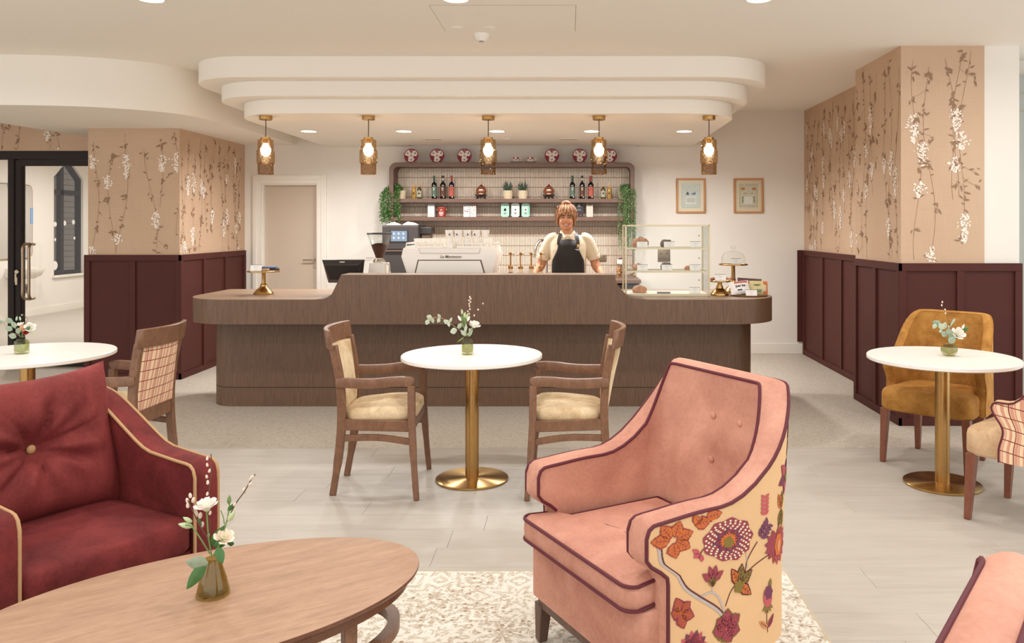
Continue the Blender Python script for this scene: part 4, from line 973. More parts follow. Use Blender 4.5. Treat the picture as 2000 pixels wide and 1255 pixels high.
g = G(); pf = [(.108, .001), (.108, .045), (.100, .075), (.08, .098), (.05, .110), (.02, .116), (.011, .122), (.012, .128), (.022, .135), (.027, .148), (.022, .162), (.010, .168), (.001, .169)]
g.lathe(pf, 32, cap=False); g.build('dome', 'clear_glass', d_)
card(1.505, 7.345, CT+.256, 'white price card inside the glass dome', .09, .05)
M('blue_pack', '#5d6f94', .4, var=.3, vscale=60); M('dark_pack', '#39312d', .4); M('tan_pack', '#b58a57', .5)
zc = CT+.2045
for nm, a, mt, l, rz in (('chocolate_bar', (.03, .02, .022, .15, .09, .014), 'blue_pack', 'blue foil packet on top of the left cake stand', 8), ('cake_slice', (-.06, .02, 0, .08, .07, .03), 'dark_pack', 'dark wrapped cake slice on the left cake stand', 30), ('cake_slice', (.055, .03, 0, .12, .075, .021), 'dark_pack', 'dark wrapped cake slice under the blue packet on the left stand', -6)):
    o = G().box(-a[3]/2, -a[4]/2, 0, a[3]/2, a[4]/2, a[5]).build(nm, mt, None, bevel=.004, loc=(-2.67+a[0], 7.18+a[1], zc+a[2]), rot=(0, 0, R(rz))); tag(o, l, 'packet')
o = G().box(-.03, -.02, 0, .03, .02, .02).build('biscuit_pack', 'tan_pack', None, bevel=.004, loc=(-2.63, 7.115, zc)); tag(o, 'small tan packet beside the card on the left cake stand', 'packet')
card(-2.705, 7.09, zc, 'white price card on the left cake stand', .098, .055)
M('pastry_pink', '#c9825a', .5, var=.3, vscale=60)
zc2 = CT+.127
for i, (dx, dy, l) in enumerate(((-.06, .0, 'left pink wrapped sweet on the small gold stand'), (.055, .005, 'right pink wrapped sweet on the small gold stand'))):
    t_ = thing('wrapped_sweet', l, 'sweet', (1.304+dx, 7.05+dy, zc2), R(30*(1-2*i)), 'wrapped sweets on the small stand')
    G().ball((0, 0, .014), (.024, .016, .014), 10, 7).build('sweet', 'pastry_pink', t_)
    for s in (-1, 1): G().lathe([(.003, 0), (.008, .008), (.014, .02)], 8, tf=TF((s*.022, 0, .014), ry=R(90*s)), cap=False).build('twist', 'pastry_pink', t_)
card(1.30, 6.995, zc2, 'white price card on the small gold stand', .095, .055)
# tray with snack bags
TX, TY = 1.545, 7.0
t_ = thing('gold_tray', 'round gold tray with snack bags at the right end of the counter', 'tray', (TX, TY, CT))
G().lathe([(.001, 0), (.145, 0), (.155, .004), (.157, .012), (.152, .012), (.145, .006), (.001, .006)], 36, cap=False).build('dish', 'brass', t_)
M('bag_white', '#ece5e1', .45); M('bag_red', '#b6524f', .45); M('bag_yellow', '#cdbd86', .45, var=.08, vscale=12); M('bag_orange', '#c4643a', .45); M('bag_grey', '#a9a39b', .45); M('bag_brown', '#4d2c26', .45)
def snack(name, label, loc, w, h, d, mat, rz, ry=0, stripes=(), words=(), back=25):
    t_ = thing(name, label, 'snack bag', loc, rz, 'snack bags on the gold tray')
    tl = TF((0, 0, 0), rx=R(-back), ry=ry)
    def surf(x, z, s): 
        u, v = x/(w/2), z/h
        return s*d/2*max(0, (1-abs(u)**3))*max(0, math.sin(math.pi*min(1, max(0, v))))**.6
    rows_f = [[(x*w/2*(1+.06*abs(2*v-1)), surf(x*w/2, v*h, -1), v*h) for x in [i/6-1 for i in range(13)]] for v in [j/10 for j in range(11)]]
    rows_b = [[(p[0], -p[1], p[2]) for p in r] for r in rows_f]
    g = G(); g.grid(rows_f, tf=tl); g.grid(rows_b, tf=tl, flip=True)
    b_ = g.build('bag', mat, t_, smooth=60)
    def patch(nm, mt, x0, z0, x1, z1):
        n = 6; G().grid([[(x, surf(x, z, -1)-.0015, z) for x in [lerp(x0, x1, i/n) for i in range(n+1)]] for z in [lerp(z0, z1, j/n) for j in range(n+1)]], tf=tl).build(nm, mt, t_, fix=False)
    for s in stripes: patch(*s)
    for wd, sz, mt, x, z in words:
        o = text('lettering', wd, sz, mt, t_, (0, 0, 0), (0, 0, 0), .0006, bold=.0006)
        q = tl @ Matrix.Translation((x, surf(x, z, -1)-.003, z)) @ Matrix.Rotation(R(90), 4, 'X')
        o.matrix_local = q
    return t_
snack('snack_bag', 'white snack bag with a red top and black lettering on the tray', (TX-.075, TY-.035, CT+.018), .165, .115, .05, 'bag_white', R(8), R(-6), (('top_band', 'bag_red', -.045, .092, .075, .11), ('lower_print', 'ink_black', -.03, .026, .01, .036)), (('just be', .032, 'ink_black', .002, .066),))
snack('snack_bag', 'cream and yellow snack bag with an orange side on the tray', (TX+.085, TY-.0, CT+.007), .15, .12, .045, 'bag_yellow', R(-4), 0, (('orange_side', 'bag_orange', .036, .006, .072, .114), ('pale_shape', 'pot_beige', .03, .03, .062, .085), ('leaf_print', 'ink_green', -.02, .02, .02, .045)), (('vegan', .026, 'ink_dark', -.018, .085),), 12)
snack('snack_bag', 'black and white patterned snack bag between the two others', (TX+.0, TY+.045, CT+.007), .11, .118, .03, 'bag_grey', R(2), 0, (('black_patch', 'ink_black', -.04, .05, -.008, .085), ('white_patch', 'bag_white', .0, .03, .03, .09), ('black_patch', 'ink_black', .015, .02, .045, .05), ('pink_band', 'bag_red', -.05, .092, .05, .112)), (), 10)
snack('snack_bag', 'dark brown snack bag leaning at the back of the tray', (TX+.02, TY+.095, CT+.007), .2, .135, .02, 'bag_brown', R(0), R(4), (), (), 8)
card(TX-.005, TY-.115, CT+.007, 'white price card at the front of the gold tray', .095, .052)
# ------------------------------------------------------------------ glass pastry case
M('case_frame', '#cdbf9f', .35, .35); M('shelf_cream', '#ddd2bd', .5)
KX0, KX1, KY0, KY1 = .487, 1.192, 6.93, 7.28
t_ = thing('pastry_case', 'clear glass pastry display case with cream frame and three shelves', 'display case', ((KX0+KX1)/2, (KY0+KY1)/2, CT))
hw, hd, H = (KX1-KX0)/2, (KY1-KY0)/2, .605
g = G(); b = .014
for sx in (-1, 1):
    for sy in (-1, 1): g.box(sx*hw-b/2, sy*hd-b/2, 0, sx*hw+b/2, sy*hd+b/2, H)
    for z in (.007, H-.007): g.box(sx*hw-b/2, -hd, z-.007, sx*hw+b/2, hd, z+.007)
for sy in (-1, 1):
    for z in (.007, H-.007): g.box(-hw, sy*hd-b/2, z-.007, hw, sy*hd+b/2, z+.007)
g.build('frame', 'case_frame', t_, bevel=.001, seg=1, smooth=0)
G().box(-hw, -hd, .012, hw, hd, .02).build('floor_panel', 'shelf_cream', t_, smooth=0)
SZ = (.215, .412)
for z in SZ:
    sh = G().box(-hw+.008, -hd-.002, z-.014, hw-.008, -hd+.010, z).box(-hw+.008, hd-.012, z-.014, hw-.008, hd, z).box(-hw+.004, -hd, z-.014, -hw+.012, hd, z).box(hw-.012, -hd, z-.014, hw-.004, hd, z).build('shelf', 'case_frame', t_, smooth=0)
    G().box(-hw+.012, -hd+.01, z-.008, hw-.012, hd-.012, z-.002).build('glass_shelf', 'clear_glass', sh, smooth=0)
for nm, a in (('front_glass', (-hw, -hd-.003, .014, hw, -hd+.001, H-.014)), ('side_glass', (-hw-.002, -hd, .014, -hw+.002, hd, H-.014)), ('side_glass', (hw-.002, -hd, .014, hw+.002, hd, H-.014)), ('top_glass', (-hw, -hd, H-.008, hw, hd, H-.004))):
    G().box(*a).build(nm, 'clear_glass', t_, smooth=0)
for z in (.51, .31, .115): G().lathe([(.001, -.012), (.006, -.012), (.008, 0), (.001, 0)], 10, tf=TF((hw-.03, hd, z), rx=R(90)), cap=False).build('latch', 'nickel', t_)
M('bun', '#b97a48', .55, var=.3, vscale=45); M('bun_dark', '#7a4728', .55, var=.3, vscale=45); M('choc', '#5b3a2a', .5, var=.2, vscale=50); M('icing', '#ead9c2', .4)
def zshelf(i): return CT+(.021, SZ[0]+.0005, SZ[1]+.0005)[i]
def bun(x, i, label, r, h, mt, swirl, cat='pastry', y=7.07):
    t_ = thing('pastry', label, cat, (x, y, zshelf(i)))
    G().lathe([(.001, 0), (r*.85, 0), (r, h*.3), (r*.95, h*.6), (r*.7, h*.9), (.001, h)], 24, cap=False).build('bun', mt, t_)
    if swirl:
        P = [((r*.9-r*.8*k/40)*math.cos(k*.42), (r*.9-r*.8*k/40)*math.sin(k*.42), h*(.55+.45*math.sin(k/40*1.5))) for k in range(41)]
        G().tube(P, r*.11, 6).build('swirl', swirl, t_)
        G().tube([(p[0]*1.02, p[1]*1.02, p[2]+r*.07) for p in P[3:40:1]], r*.04, 5).build('glaze', 'icing', t_)
    return t_
bun((1251-1110)*7.07/1600, 2, 'large glazed cinnamon swirl at the left of the top case shelf', .072, .085, 'bun', 'bun_dark')
bun((1301-1110)*7.07/1600, 2, 'round brown bun behind the middle card of the top case shelf', .052, .072, 'choc', None)
bun((1247-1110)*7.07/1600, 1, 'golden roll behind the left card of the middle case shelf', .05, .055, 'bun', 'bun_dark')
bun((1301-1110)*7.07/1600, 1, 'dark iced bun behind the middle card of the middle case shelf', .05, .07, 'choc', 'choc')
bun((1345-1110)*7.04/1600, 1, 'small golden pastry beside the right card of the middle case shelf', .034, .038, 'bun', 'bun_dark')
bun((1249-1110)*7.07/1600, 0, 'golden swirl bun on the floor of the case', .065, .06, 'bun', 'bun_dark')
for px, i, l in ((1254.5, 2, 'price card before the cinnamon swirl'), (1307.5, 2, 'price card before the round brown bun'), (1358.5, 2, 'price card alone at the right of the top case shelf'), (1255, 1, 'price card before the golden roll'), (1303, 1, 'price card before the dark iced bun'), (1358, 1, 'price card at the right of the middle case shelf'), (1357, 0, 'price card at the right of the case floor')):
    card((px-1110)*6.975/1600, 6.975, zshelf(i), 'white '+l, .092, .052)
o = G().box(-.055, -.03, 0, .055, .03, .012).build('label_strip', 'card_edge', None, bevel=.002, loc=((1296-1110)*7.0/1600, 7.0, zshelf(0))); tag(o, 'small grey label strip on the case floor between bun and card', 'label')
# ------------------------------------------------------------------ furniture materials
wood('chair_wood', '#664631', '#89624a', (6, 6, 3), .38, .03)
wood('dark_leg', '#4a3329', '#66493a', (6, 6, 3), .4, .03)
wood('red_wood', '#6b3a27', '#87503a', (6, 6, 3), .35, .03)
wood('table_wood', '#8f6c54', '#b08d72', (1.2, 9, 9), .5, .02)
wood('table_edge', '#5a3523', '#744a33', (4, 4, 4), .35, .02)
M('table_white', '#ece6df', .35, var=.012, vscale=5)
velvet('velvet_cream', '#b4946a', '#e0cba9', 9); velvet('velvet_mustard', '#94632c', '#bd8a45', 12, .4); velvet('velvet_beige', '#b38f6b', '#d3b592', 8)
velvet('velvet_pink', '#ae7765', '#cf9a85', 4, .4); velvet('velvet_burgundy', '#521c1b', '#7a302f', 6, .22); velvet('velvet_pillow', '#602321', '#873a38', 4, .25)
M('piping_burgundy', '#5a1c28', .7); M('piping_gold', '#b08a60', .7); M('floral_ground', '#d9b284', .85, var=.03, vscale=6, bump=.05, bscale=300)
m, t, b = newmat('brass_spun')
b.inputs['Base Color'].default_value = lin('#b9955f'); b.inputs['Metallic'].default_value = 1; b.inputs['Roughness'].default_value = .30; b.inputs['Anisotropic'].default_value = .85; b.inputs['Anisotropic Rotation'].default_value = .25
tg = t.add('ShaderNodeTangent'); tg.direction_type = 'RADIAL'; tg.axis = 'Z'; t.l.new(tg.outputs[0], b.inputs['Tangent'])
m, t, b = newmat('plaid')
uv = t.add('ShaderNodeUVMap').outputs[0]; sp = t.add('ShaderNodeSeparateXYZ'); t.l.new(uv, sp.inputs[0]); U, V = sp.outputs[0], sp.outputs[1]
def lines(x, period, width, off=0.0):
    f = t.math('FRACT', t.math('ADD', t.math('DIVIDE', x, period), off+100)); return t.math('LESS_THAN', f, width/period)
c = t.mix(t.math('MULTIPLY', lines(U, .034, .013), .95), lin('#e8cba8'), lin('#cb8a74'))
c = t.mix(t.math('MULTIPLY', lines(U, .034, .005, .55), .8), c, lin('#c4786a'))
c = t.mix(t.math('MULTIPLY', lines(U, .068, .006, .3), .9), c, lin('#f0dcb4'))
zig = t.math('FRACT', t.math('MULTIPLY', t.math('ADD', V, t.math('PINGPONG', U, .004)), 150)); c = t.mix(t.math('MULTIPLY', t.math('LESS_THAN', zig, .4), .22), c, lin('#f0d8b8'))
c = t.mix(lines(V, .058, .0045), c, lin('#7c2b26')); c = t.mix(lines(U, .102, .0045, .4), c, lin('#7c2b26'))
t.l.new(c, b.inputs['Base Color']); b.inputs['Roughness'].default_value = .85
def setuv(o, fn):
    me = o.data; L = me.uv_layers.new(name='UVMap')
    for lp in me.loops: L.data[lp.index].uv = fn(me.vertices[lp.vertex_index].co)
    return o
# ------------------------------------------------------------------ round tables
def round_table(x, y, r, label):
    t_ = thing('round_table', label, 'table', (x, y, 0), 0, 'round cafe tables')
    G().lathe([(.001, .734), (r-.008, .734), (r, .739), (r, .756), (r-.004, .76), (.001, .76)], 72, cap=False).build('tabletop', 'table_white', t_)
    G().lathe([(.001, .722), (.13, .722), (.14, .727), (.14, .734), (.001, .734)], 32, cap=False).build('mounting_plate', 'brass', t_)
    G().lathe([(.041, .012), (.041, .724)], 32).build('pole', 'brass', t_)
    G().lathe([(.001, 0), (.218, 0), (.22, .004), (.219, .011), (.214, .014), (.05, .0165), (.001, .0165)], 72, cap=False).build('base', 'brass_spun', t_)
round_table(-.584, 4.97, .425, 'round white cafe table with gold pedestal in the middle of the room')
round_table(-3.30, 5.0, .48, 'round white cafe table with gold pedestal by the glazed door')
round_table(2.226, 4.876, .425, 'round white cafe table with gold pedestal beside the mustard chair')
# ------------------------------------------------------------------ wooden armchairs
def armchair_wood(label, loc, rz, plaid=False):
    t_ = thing('dining_armchair', label, 'chair', loc, rz, 'wooden armchairs at the round tables')
    up = (1, 0, 0)
    for s in (-1, 1):
        # front leg runs up into the arm
        fl = G().tube(catmull([(.245, s*.30, 0), (.228, s*.285, .2), (.215, s*.272, .42), (.212, s*.268, .6), (.212, s*.268, .638)], 3), [.72]+[.8]*3+[.95]*3+[1]*3+[1]*3, flat=(.044, .040, (1, 0, 0))).build('leg', 'chair_wood', t_, bevel=.004, seg=1)
        bl = G().tube(catmull([(-.245, s*.185, 0), (-.205, s*.198, .25), (-.19, s*.205, .45), (-.198, s*.212, .65), (-.235, s*.22, .86)], 4), [.8]*3+[1]*14, flat=(.036, .046, (1, 0, 0))).build('leg', 'chair_wood', t_, bevel=.004, seg=1)
        ar = G().tube(catmull([(.19, s*.268, .612), (.226, s*.268, .648), (.19, s*.267, .660), (.10, s*.262, .658), (0, s*.25, .648), (-.1, s*.236, .646), (-.215, s*.22, .65)][1:], 4), [.6]+[1.0]*20, flat=(.040, .054, (0, 0, 1)))
        ar.build('arm', 'chair_wood', t_, bevel=.008, seg=2)
        G().tube([(.205, s*.262, .407), (-.185, s*.205, .407)], 1, flat=(.026, .062, (0, 0, 1))).build('side_rail', 'chair_wood', t_, bevel=.003, seg=1)
        G().tube(catmull([(.215, s*.268, .318), (.02, s*.236, .338), (-.195, s*.2, .328)], 5), 1, flat=(.020, .036, (0, 0, 1))).build('stretcher', 'chair_wood', t_, bevel=.003, seg=1)
    G().tube([(.212, -.262, .407), (.212, .262, .407)], 1, flat=(.028, .062, (0, 0, 1))).build('front_rail', 'chair_wood', t_, bevel=.003, seg=1)
    G().tube([(-.192, -.2, .420), (-.192, .2, .420)], 1, flat=(.028, .075, (0, 0, 1))).build('back_rail', 'chair_wood', t_, bevel=.003, seg=1)
    # crest rail, bowed backwards between flared ends
    rows = []
    for i in range(17):
        u = i/8-1; y = u*.262; bow = -.058*(1-u*u)
        xm = -.238+bow
        zt = .948-.010*(1-abs(u))*0; zb = .838
        rows.append([(xm+.013, y, zb), (xm-.013, y, zb), (xm-.030, y, zt), (xm-.002, y, zt)])
    G().grid(rows, True, True).build('crest_rail', 'chair_wood', t_, bevel=.004, seg=1)
    def face(front):
        rows = []
        for j in range(13):
            v = j/12; z = lerp(.462, .842, v); row = []
            for i in range(15):
                u = i/7-1; y = u*.197; x0 = lerp(-.196, -.236, v**1.5)-.045*(1-u*u)*v
                pad = .026*(1-abs(u)**4)*(1-abs(2*v-1)**6)
                row.append((x0+(.010+pad if front else -.012-pad*.35), y, z))
            rows.append(row)
        return rows
    A, B = face(True), face(False)
    g = G(); g.grid(A); g.grid([[r[0] for r in A], [r[0] for r in B]]); g.grid([[r[-1] for r in A], [r[-1] for r in B]]); g.grid([A[0], B[0]]); g.grid([A[-1], B[-1]])
    g.build('back_pad', 'velvet_cream', t_)
    setuv(G().grid([[(p[0]-.001, p[1], p[2]) for p in r] for r in B]).build('rear_panel', 'plaid', t_), lambda c: (c.y, c.z)) if plaid else G().grid([[(p[0]-.001, p[1], p[2]) for p in r] for r in B]).build('rear_panel', 'velvet_cream', t_)
    # seat
    def hw(x): return lerp(.212, .262, (x+.19)/.42)
    rows = []
    ring = []
    for i in range(40):
        a = 2*math.pi*i/40; cx, cy = math.cos(a), math.sin(a)
        k = 1/max(abs(cx)**5+abs(cy)**5, 1e-9)**.2
        x = .022+.213*cx*k; ring.append((x, cy*k*hw(x)))
    for f, z in ((.97, .438), (1.0, .452), (1.0, .474), (.97, .490), (.88, .503), (.65, .514), (.35, .519), (.02, .520)): rows.append([(.022+(x-.022)*f, y*f, z-.012*smooth(-x, -.1, .2)) for x, y in ring])
    G().grid(rows, True, True).build('seat', 'velvet_cream', t_)
    return t_
c0 = armchair_wood('wooden armchair with cream seat at the middle table, nearer the glazed door', (-1.11, 4.875, 0), R(3))
dup(c0, (.018, 4.875, 0), R(179), 'wooden armchair with cream seat at the middle table, behind the pink armchair')
armchair_wood('wooden armchair showing its plaid back, at the table by the glazed door', (-2.68, 4.91, 0), R(178), True)
# ------------------------------------------------------------------ upholstered shells
class Shell:
    def __init__(s, hwf, hwb, xb, Rc, xf, H, z0, rake, th, zr=.40, ni=14, na=12, nb=5, M_=20, tap=0.0):
        s.__dict__.update(locals()); s.N = 2*(ni+na+nb)+1
        s.O = [s.row(j/M_, 0) for j in range(M_+1)]; s.I = [s.row(j/M_, th) for j in range(M_+1)]
    def plan(s, xf):
        L = []
        xc = -(s.xb-s.Rc)
        for i in range(s.ni): 
            f = (i/s.ni)**1.5; x = lerp(xf, xc, f); L.append((x, lerp(s.hwf, s.hwb, (s.xf(9)-x)/(s.xf(9)-xc))))
        for i in range(s.na): a = R(90+90*i/s.na); L.append((xc+s.Rc*math.cos(a), s.hwb-s.Rc+s.Rc*math.sin(a)))
        for i in range(s.nb): L.append((-s.xb, (s.hwb-s.Rc)*(1-i/s.nb)))
        return L+[(-s.xb, 0)]+[(x, -y) for x, y in L[::-1]]
    def row(s, v, off):
        base = s.plan(s.xf(9)); out = []
        n = len(base)
        for i in range(n):
            Hh = s.H(base[i][0]); z = lerp(s.z0, Hh, v)
            p = s.plan(s.xf(z))
            a, b_ = p[max(0, i-1)], p[min(n-1, i+1)]; d = Vector((b_[0]-a[0], b_[1]-a[1])); d.normalize()
            x, y = p[i][0]-d.y*off, p[i][1]+d.x*off
            w = smooth(-base[i][0], .0, .22)
            x -= s.rake*w*max(0, z-s.zr); y *= 1-s.tap*w*max(0, z-s.zr)
            out.append((x, y, z))
        return out
    def build(s, t_, mo, mi, mp, bump=.016, outer='outer_panel', inner='inner_upholstery', dim=(), pr=.006, inner_from=.46):
        n = s.N
        o = G().grid(s.O).build(outer, mo, t_, fix=False, smooth=80)
        Iv = [list(r) for r in s.I]
        for (by, bz) in dim:
            for j in range(len(Iv)):
                for i in range(n):
                    x, y, z = Iv[j][i]
                    if x < -.02:
                        q = math.hypot(y-by, z-bz); Iv[j][i] = (x-.022*math.exp(-(q/.045)**2), y, z)
        g = G(); g.grid(Iv, flip=True)
        def rim(A, B, nrm, fade):
            m_ = len(A)-1
            def fd(i): q = min(1, (min(i, m_-i) if fade == 2 else m_-i)/3); return math.sqrt(1-(1-q)**2)
            return [[tuple(lerp(a[k], b_[k], f)+nrm[k]*bump*math.sin(math.pi*f)*fd(i) for k in range(3)) for i, (a, b_) in enumerate(zip(A, B))] for f in (0, .2, .4, .6, .8, 1)]
        g.grid(rim(s.O[-1], s.I[-1], (0, 0, 1), 2))
        for c in (0, n-1): g.grid(rim([r[c] for r in s.O], [r[c] for r in s.I], (1, 0, 0), 1), flip=(c != 0))
        u = g.build(inner, mi, t_, smooth=55)
        J0 = next(j for j in range(len(s.I)) if s.I[j][0][2] >= inner_from)
        po = [r[0] for r in s.O]+s.O[-1][1:-1]+[r[-1] for r in s.O[::-1]]
        pi_ = [r[0] for r in s.I[J0:]]+s.I[-1][1:-1]+[r[-1] for r in s.I[J0:][::-1]]
        G().tube(po, pr, 8).build('outer_piping', mp, t_); G().tube(pi_, pr, 8).build('inner_piping', mp, t_)
        return o, u
    def at(s, u, z, off):
        """point on the outer surface u metres from the front edge (+y side first) at height z"""
        if not hasattr(s, 'cum'):
            r = s.O[len(s.O)//2]; s.cum = [0]
            for i in range(1, s.N): s.cum.append(s.cum[-1]+math.dist(r[i][:2], r[i-1][:2]))
        if not 0 <= u <= s.cum[-1]: return None
        i = max(0, min(s.N-2, next(k for k in range(s.N) if s.cum[k] >= u)-1)); f = (u-s.cum[i])/(s.cum[i+1]-s.cum[i])
        def col(i):
            z0, z1 = s.O[0][i][2], s.O[-1][i][2]
            v = (z-z0)/(z1-z0)*(len(s.O)-1)
            if v < 0 or v > len(s.O)-1: return None
            j = min(int(v), len(s.O)-2); return Vector(s.O[j][i]).lerp(Vector(s.O[j+1][i]), v-j)
        a, b_ = col(i), col(i+1)
        if a is None or b_ is None: return None
        p = a.lerp(b_, f); d = b_-a; d.z = 0; d.normalize(); return p+Vector((d.y, -d.x, 0))*(-off) if 0 else p+Vector((-d.y, d.x, 0))*(-off)
def nose(x, xe, r): return r-math.sqrt(max(0, r*r-max(0, x-(xe-r))**2))
def cushion(name, t_, mat, mp, outline, z0, z1, dome, pr=.006, fmin=.02):
    n = len(outline); cx = sum(p[0] for p in outline)/n; cy = sum(p[1] for p in outline)/n
    rows = []
    for f, z in ((.96, z0), (1.0, z0+.012), (1.012, (z0+z1)/2), (1.0, z1-.010), (.975, z1), (.9, z1+dome*.35), (.75, z1+dome*.65), (.5, z1+dome*.9), (.25, z1+dome), (fmin, z1+dome)): rows.append([(cx+(x-cx)*f, cy+(y-cy)*f, z) for x, y in outline])
    o = G().grid(rows, True, True).build(name, mat, t_, smooth=60)
    for z in (z1-.004, z0+.008): G().tube([(cx+(x-cx)*1.003, cy+(y-cy)*1.003, z) for x, y in outline], pr, 8, closed=True).build('piping', mp, o)
    return o
def legs(t_, mat, pts, h, w0=.03, w1=.046):
    for x, y in pts: G().tube([(x*1.02, y*1.02, 0), (x, y, h)], [w0/w1, 1], flat=(w1, w1, (1, 0, 0))).build('leg', mat, t_, bevel=.003, seg=1)
# ---- floral pattern printed on the pink armchair
FM = [('#8e3b48', 'floral_maroon'), ('#c3682f', 'floral_orange'), ('#b9555a', 'floral_pink'), ('#7d6a2e', 'floral_olive'), ('#b5aaa6', 'floral_grey'), ('#5e2d2a', 'floral_brown'), ('#cf8b5a', 'floral_peach'), ('#6d3a52', 'floral_plum'), ('#e3cfae', 'floral_cream'), ('#a24a3c', 'floral_red')]
for c, n in FM: M(n, c, .85)
FI = {n.split('_')[1]: i for i, (c, n) in enumerate(FM)}
class Print:
    def __init__(s, sh, du, dz, mirror=1): s.sh, s.du, s.dz, s.g, s.m = sh, du, dz, G(), mirror
    def poly(s, P, col, lay):
        q = [s.sh.at(s.du+u*s.m, s.dz+z, .0012+.0009*lay) for u, z in P]
        if all(x is not None for x in q): s.g.add(q, [tuple(range(len(q)))], FI[col])
    def fan(s, cu, cz, ru, rz, col, lay, lobes=0, amp=.0, n=24, rot=0, r0=0):
        pts = lambda k: [(cu+ru*k*(1+amp*math.cos(lobes*2*math.pi*i/n+rot))*math.cos(2*math.pi*i/n), cz+rz*k*(1+amp*math.cos(lobes*2*math.pi*i/n+rot))*math.sin(2*math.pi*i/n)) for i in range(n)]
        ks = [max(r0, .001), lerp(r0, 1, .5), 1]
        for a, b_ in zip(ks[:-1], ks[1:]):
            A, B = pts(a), pts(b_)
            for i in range(n): s.poly([A[i], B[i], B[(i+1) % n], A[(i+1) % n]], col, lay)
    def leaf(s, u, z, a, L, W_, col, vein='brown', lay=1, edge=None):
        ca, sa = math.cos(a), math.sin(a)
        def tr(p, q): return (u+p*ca-q*sa, z+p*sa+q*ca)
        n = 6; prof = [(i/n, math.sin(math.pi*(i/n)**.8)*(1+.15*(i % 2))) for i in range(n+1)]
        if edge: 
            for i in range(n): s.poly([tr(L*1.04*prof[i][0]-.002, prof[i][1]*W_*.62+.002), tr(L*1.04*prof[i+1][0], prof[i+1][1]*W_*.62+.002), tr(L*1.04*prof[i+1][0], -prof[i+1][1]*W_*.62-.002), tr(L*1.04*prof[i][0]-.002, -prof[i][1]*W_*.62-.002)], edge, lay-.5)
        for i in range(n): s.poly([tr(L*prof[i][0], prof[i][1]*W_/2), tr(L*prof[i+1][0], prof[i+1][1]*W_/2), tr(L*prof[i+1][0], -prof[i+1][1]*W_/2), tr(L*prof[i][0], -prof[i][1]*W_/2)], col, lay)
        if vein:
            s.poly([tr(0, .0012), tr(L*.85, .0005), tr(L*.85, -.0005), tr(0, -.0012)], vein, lay+.5)
            for k in (.25, .45, .65):
                for sg in (-1, 1): s.poly([tr(L*k, 0), tr(L*(k+.03), 0), tr(L*(k+.16), sg*W_*.33), tr(L*(k+.13), sg*W_*.33)], vein, lay+.5)
    def stem(s, P, w, col, lay=.3, shade=None):
        Q = catmull([(p[0], p[1], 0) for p in P], 5)
        for i in range(len(Q)-1):
            a, b_ = Q[i], Q[i+1]; d = (b_-a).normalized(); n = Vector((-d.y, d.x, 0))*w/2
            s.poly([(a+n).xy, (b_+n).xy, (b_-n).xy, (a-n).xy], col, lay)
            if shade: s.poly([(a-n*.4).xy, (b_-n*.4).xy, (b_-n*1.2).xy, (a-n*1.2).xy], shade, lay+.2)
    def lattice(s, cu, cz, ru, rz):
        s.fan(cu, cz, ru, rz, 'maroon', 1, 9, .06, 36)
        for ring, n in ((.90, 26), (.78, 24), (.66, 20), (.55, 16)):
            for i in range(n):
                a = 2*math.pi*(i+.5*(ring in (.78, .55)))/n; d = .042*ru/.085
                c, e = cu+ru*ring*math.cos(a), cz+rz*ring*math.sin(a); q = ru*.060; r_ = rz*.060
                s.poly([(c-q, e), (c, e-r_), (c+q, e), (c, e+r_)], 'cream', 2)
        s.fan(cu, cz, ru*.52, rz*.52, 'plum', 3, 8, .28, 32); s.fan(cu, cz, ru*.36, rz*.36, 'orange', 4, 8, .2, 32); s.fan(cu, cz-.005, ru*.2, rz*.26, 'olive', 5, 5, .15, 20)
        for k in range(8): s.leaf(cu+ru*.26*math.cos(k*.785), cz+rz*.26*math.sin(k*.785), k*.785, ru*.26, ru*.1, 'maroon', None, 4)
    def motif(s):
        s.stem([(.21, .30), (.17, .345), (.10, .395), (.045, .44), (.02, .50), (.025, .56), (.01, .60)], .013, 'grey', .2, 'brown')
        s.stem([(.10, .395), (.15, .40), (.18, .375), (.20, .33)], .007, 'grey', .2)
        s.stem([(.205, .345), (.23, .39), (.28, .425), (.295, .47), (.34, .52)], .0035, 'brown'); s.stem([(.28, .425), (.33, .45), (.39, .47)], .0035, 'brown')
        s.stem([(.295, .445), (.293, .49), (.297, .505)], .0035, 'grey')
        s.lattice(.24, .548, .082, .066)
        for a, L in ((3.0, .055), (2.2, .05), (1.2, .045), (.2, .05), (-.6, .05), (-1.5, .045)): s.leaf(.065+.012*math.cos(a), .588+.010*math.sin(a), a, L, .032, 'orange', 'maroon', 1, 'red')
        for a in (.4, 1.4): s.leaf(.135, .618, a-.3, .05, .03, 'orange', 'maroon', 1, 'red')
        s.leaf(.17, .633, .1, .05, .028, 'orange', 'maroon', 1, 'red')
        for a in (.5, 1.2, 1.75, 2.5): s.leaf(.153, .435, a, .05, .024, 'maroon', 'pink', 2)
        for a in (1.1, 1.6, 2.1): s.leaf(.153, .418, a, .034, .012, 'olive', 'brown', 3)
        s.stem([(.153, .42), (.152, .40)], .003, 'grey')
        for k in range(9): s.leaf(.43, .49, -1.9+k*.42, .085-.012*abs(k-4)*.5, .030, 'pink' if k % 2 else 'red', 'maroon', 1.5)
        for k in range(5): s.leaf(.42, .495, 2.0+k*.5, .055, .028, 'maroon', 'pink', 1.7)
        s.fan(.435, .49, .022, .036, 'orange', 3, 6, .1, 18); s.fan(.437, .487, .010, .02, 'peach', 4, 0, 0, 12)
        for a, c in ((2.2, 'orange'), (1.5, 'olive'), (.7, 'olive'), (-.6, 'orange')): s.leaf(.262, .40, a-.1, .062, .026, c, 'brown', 1, 'brown')
        s.fan(.258, .395, .018, .02, 'olive', 2, 5, .15, 18)
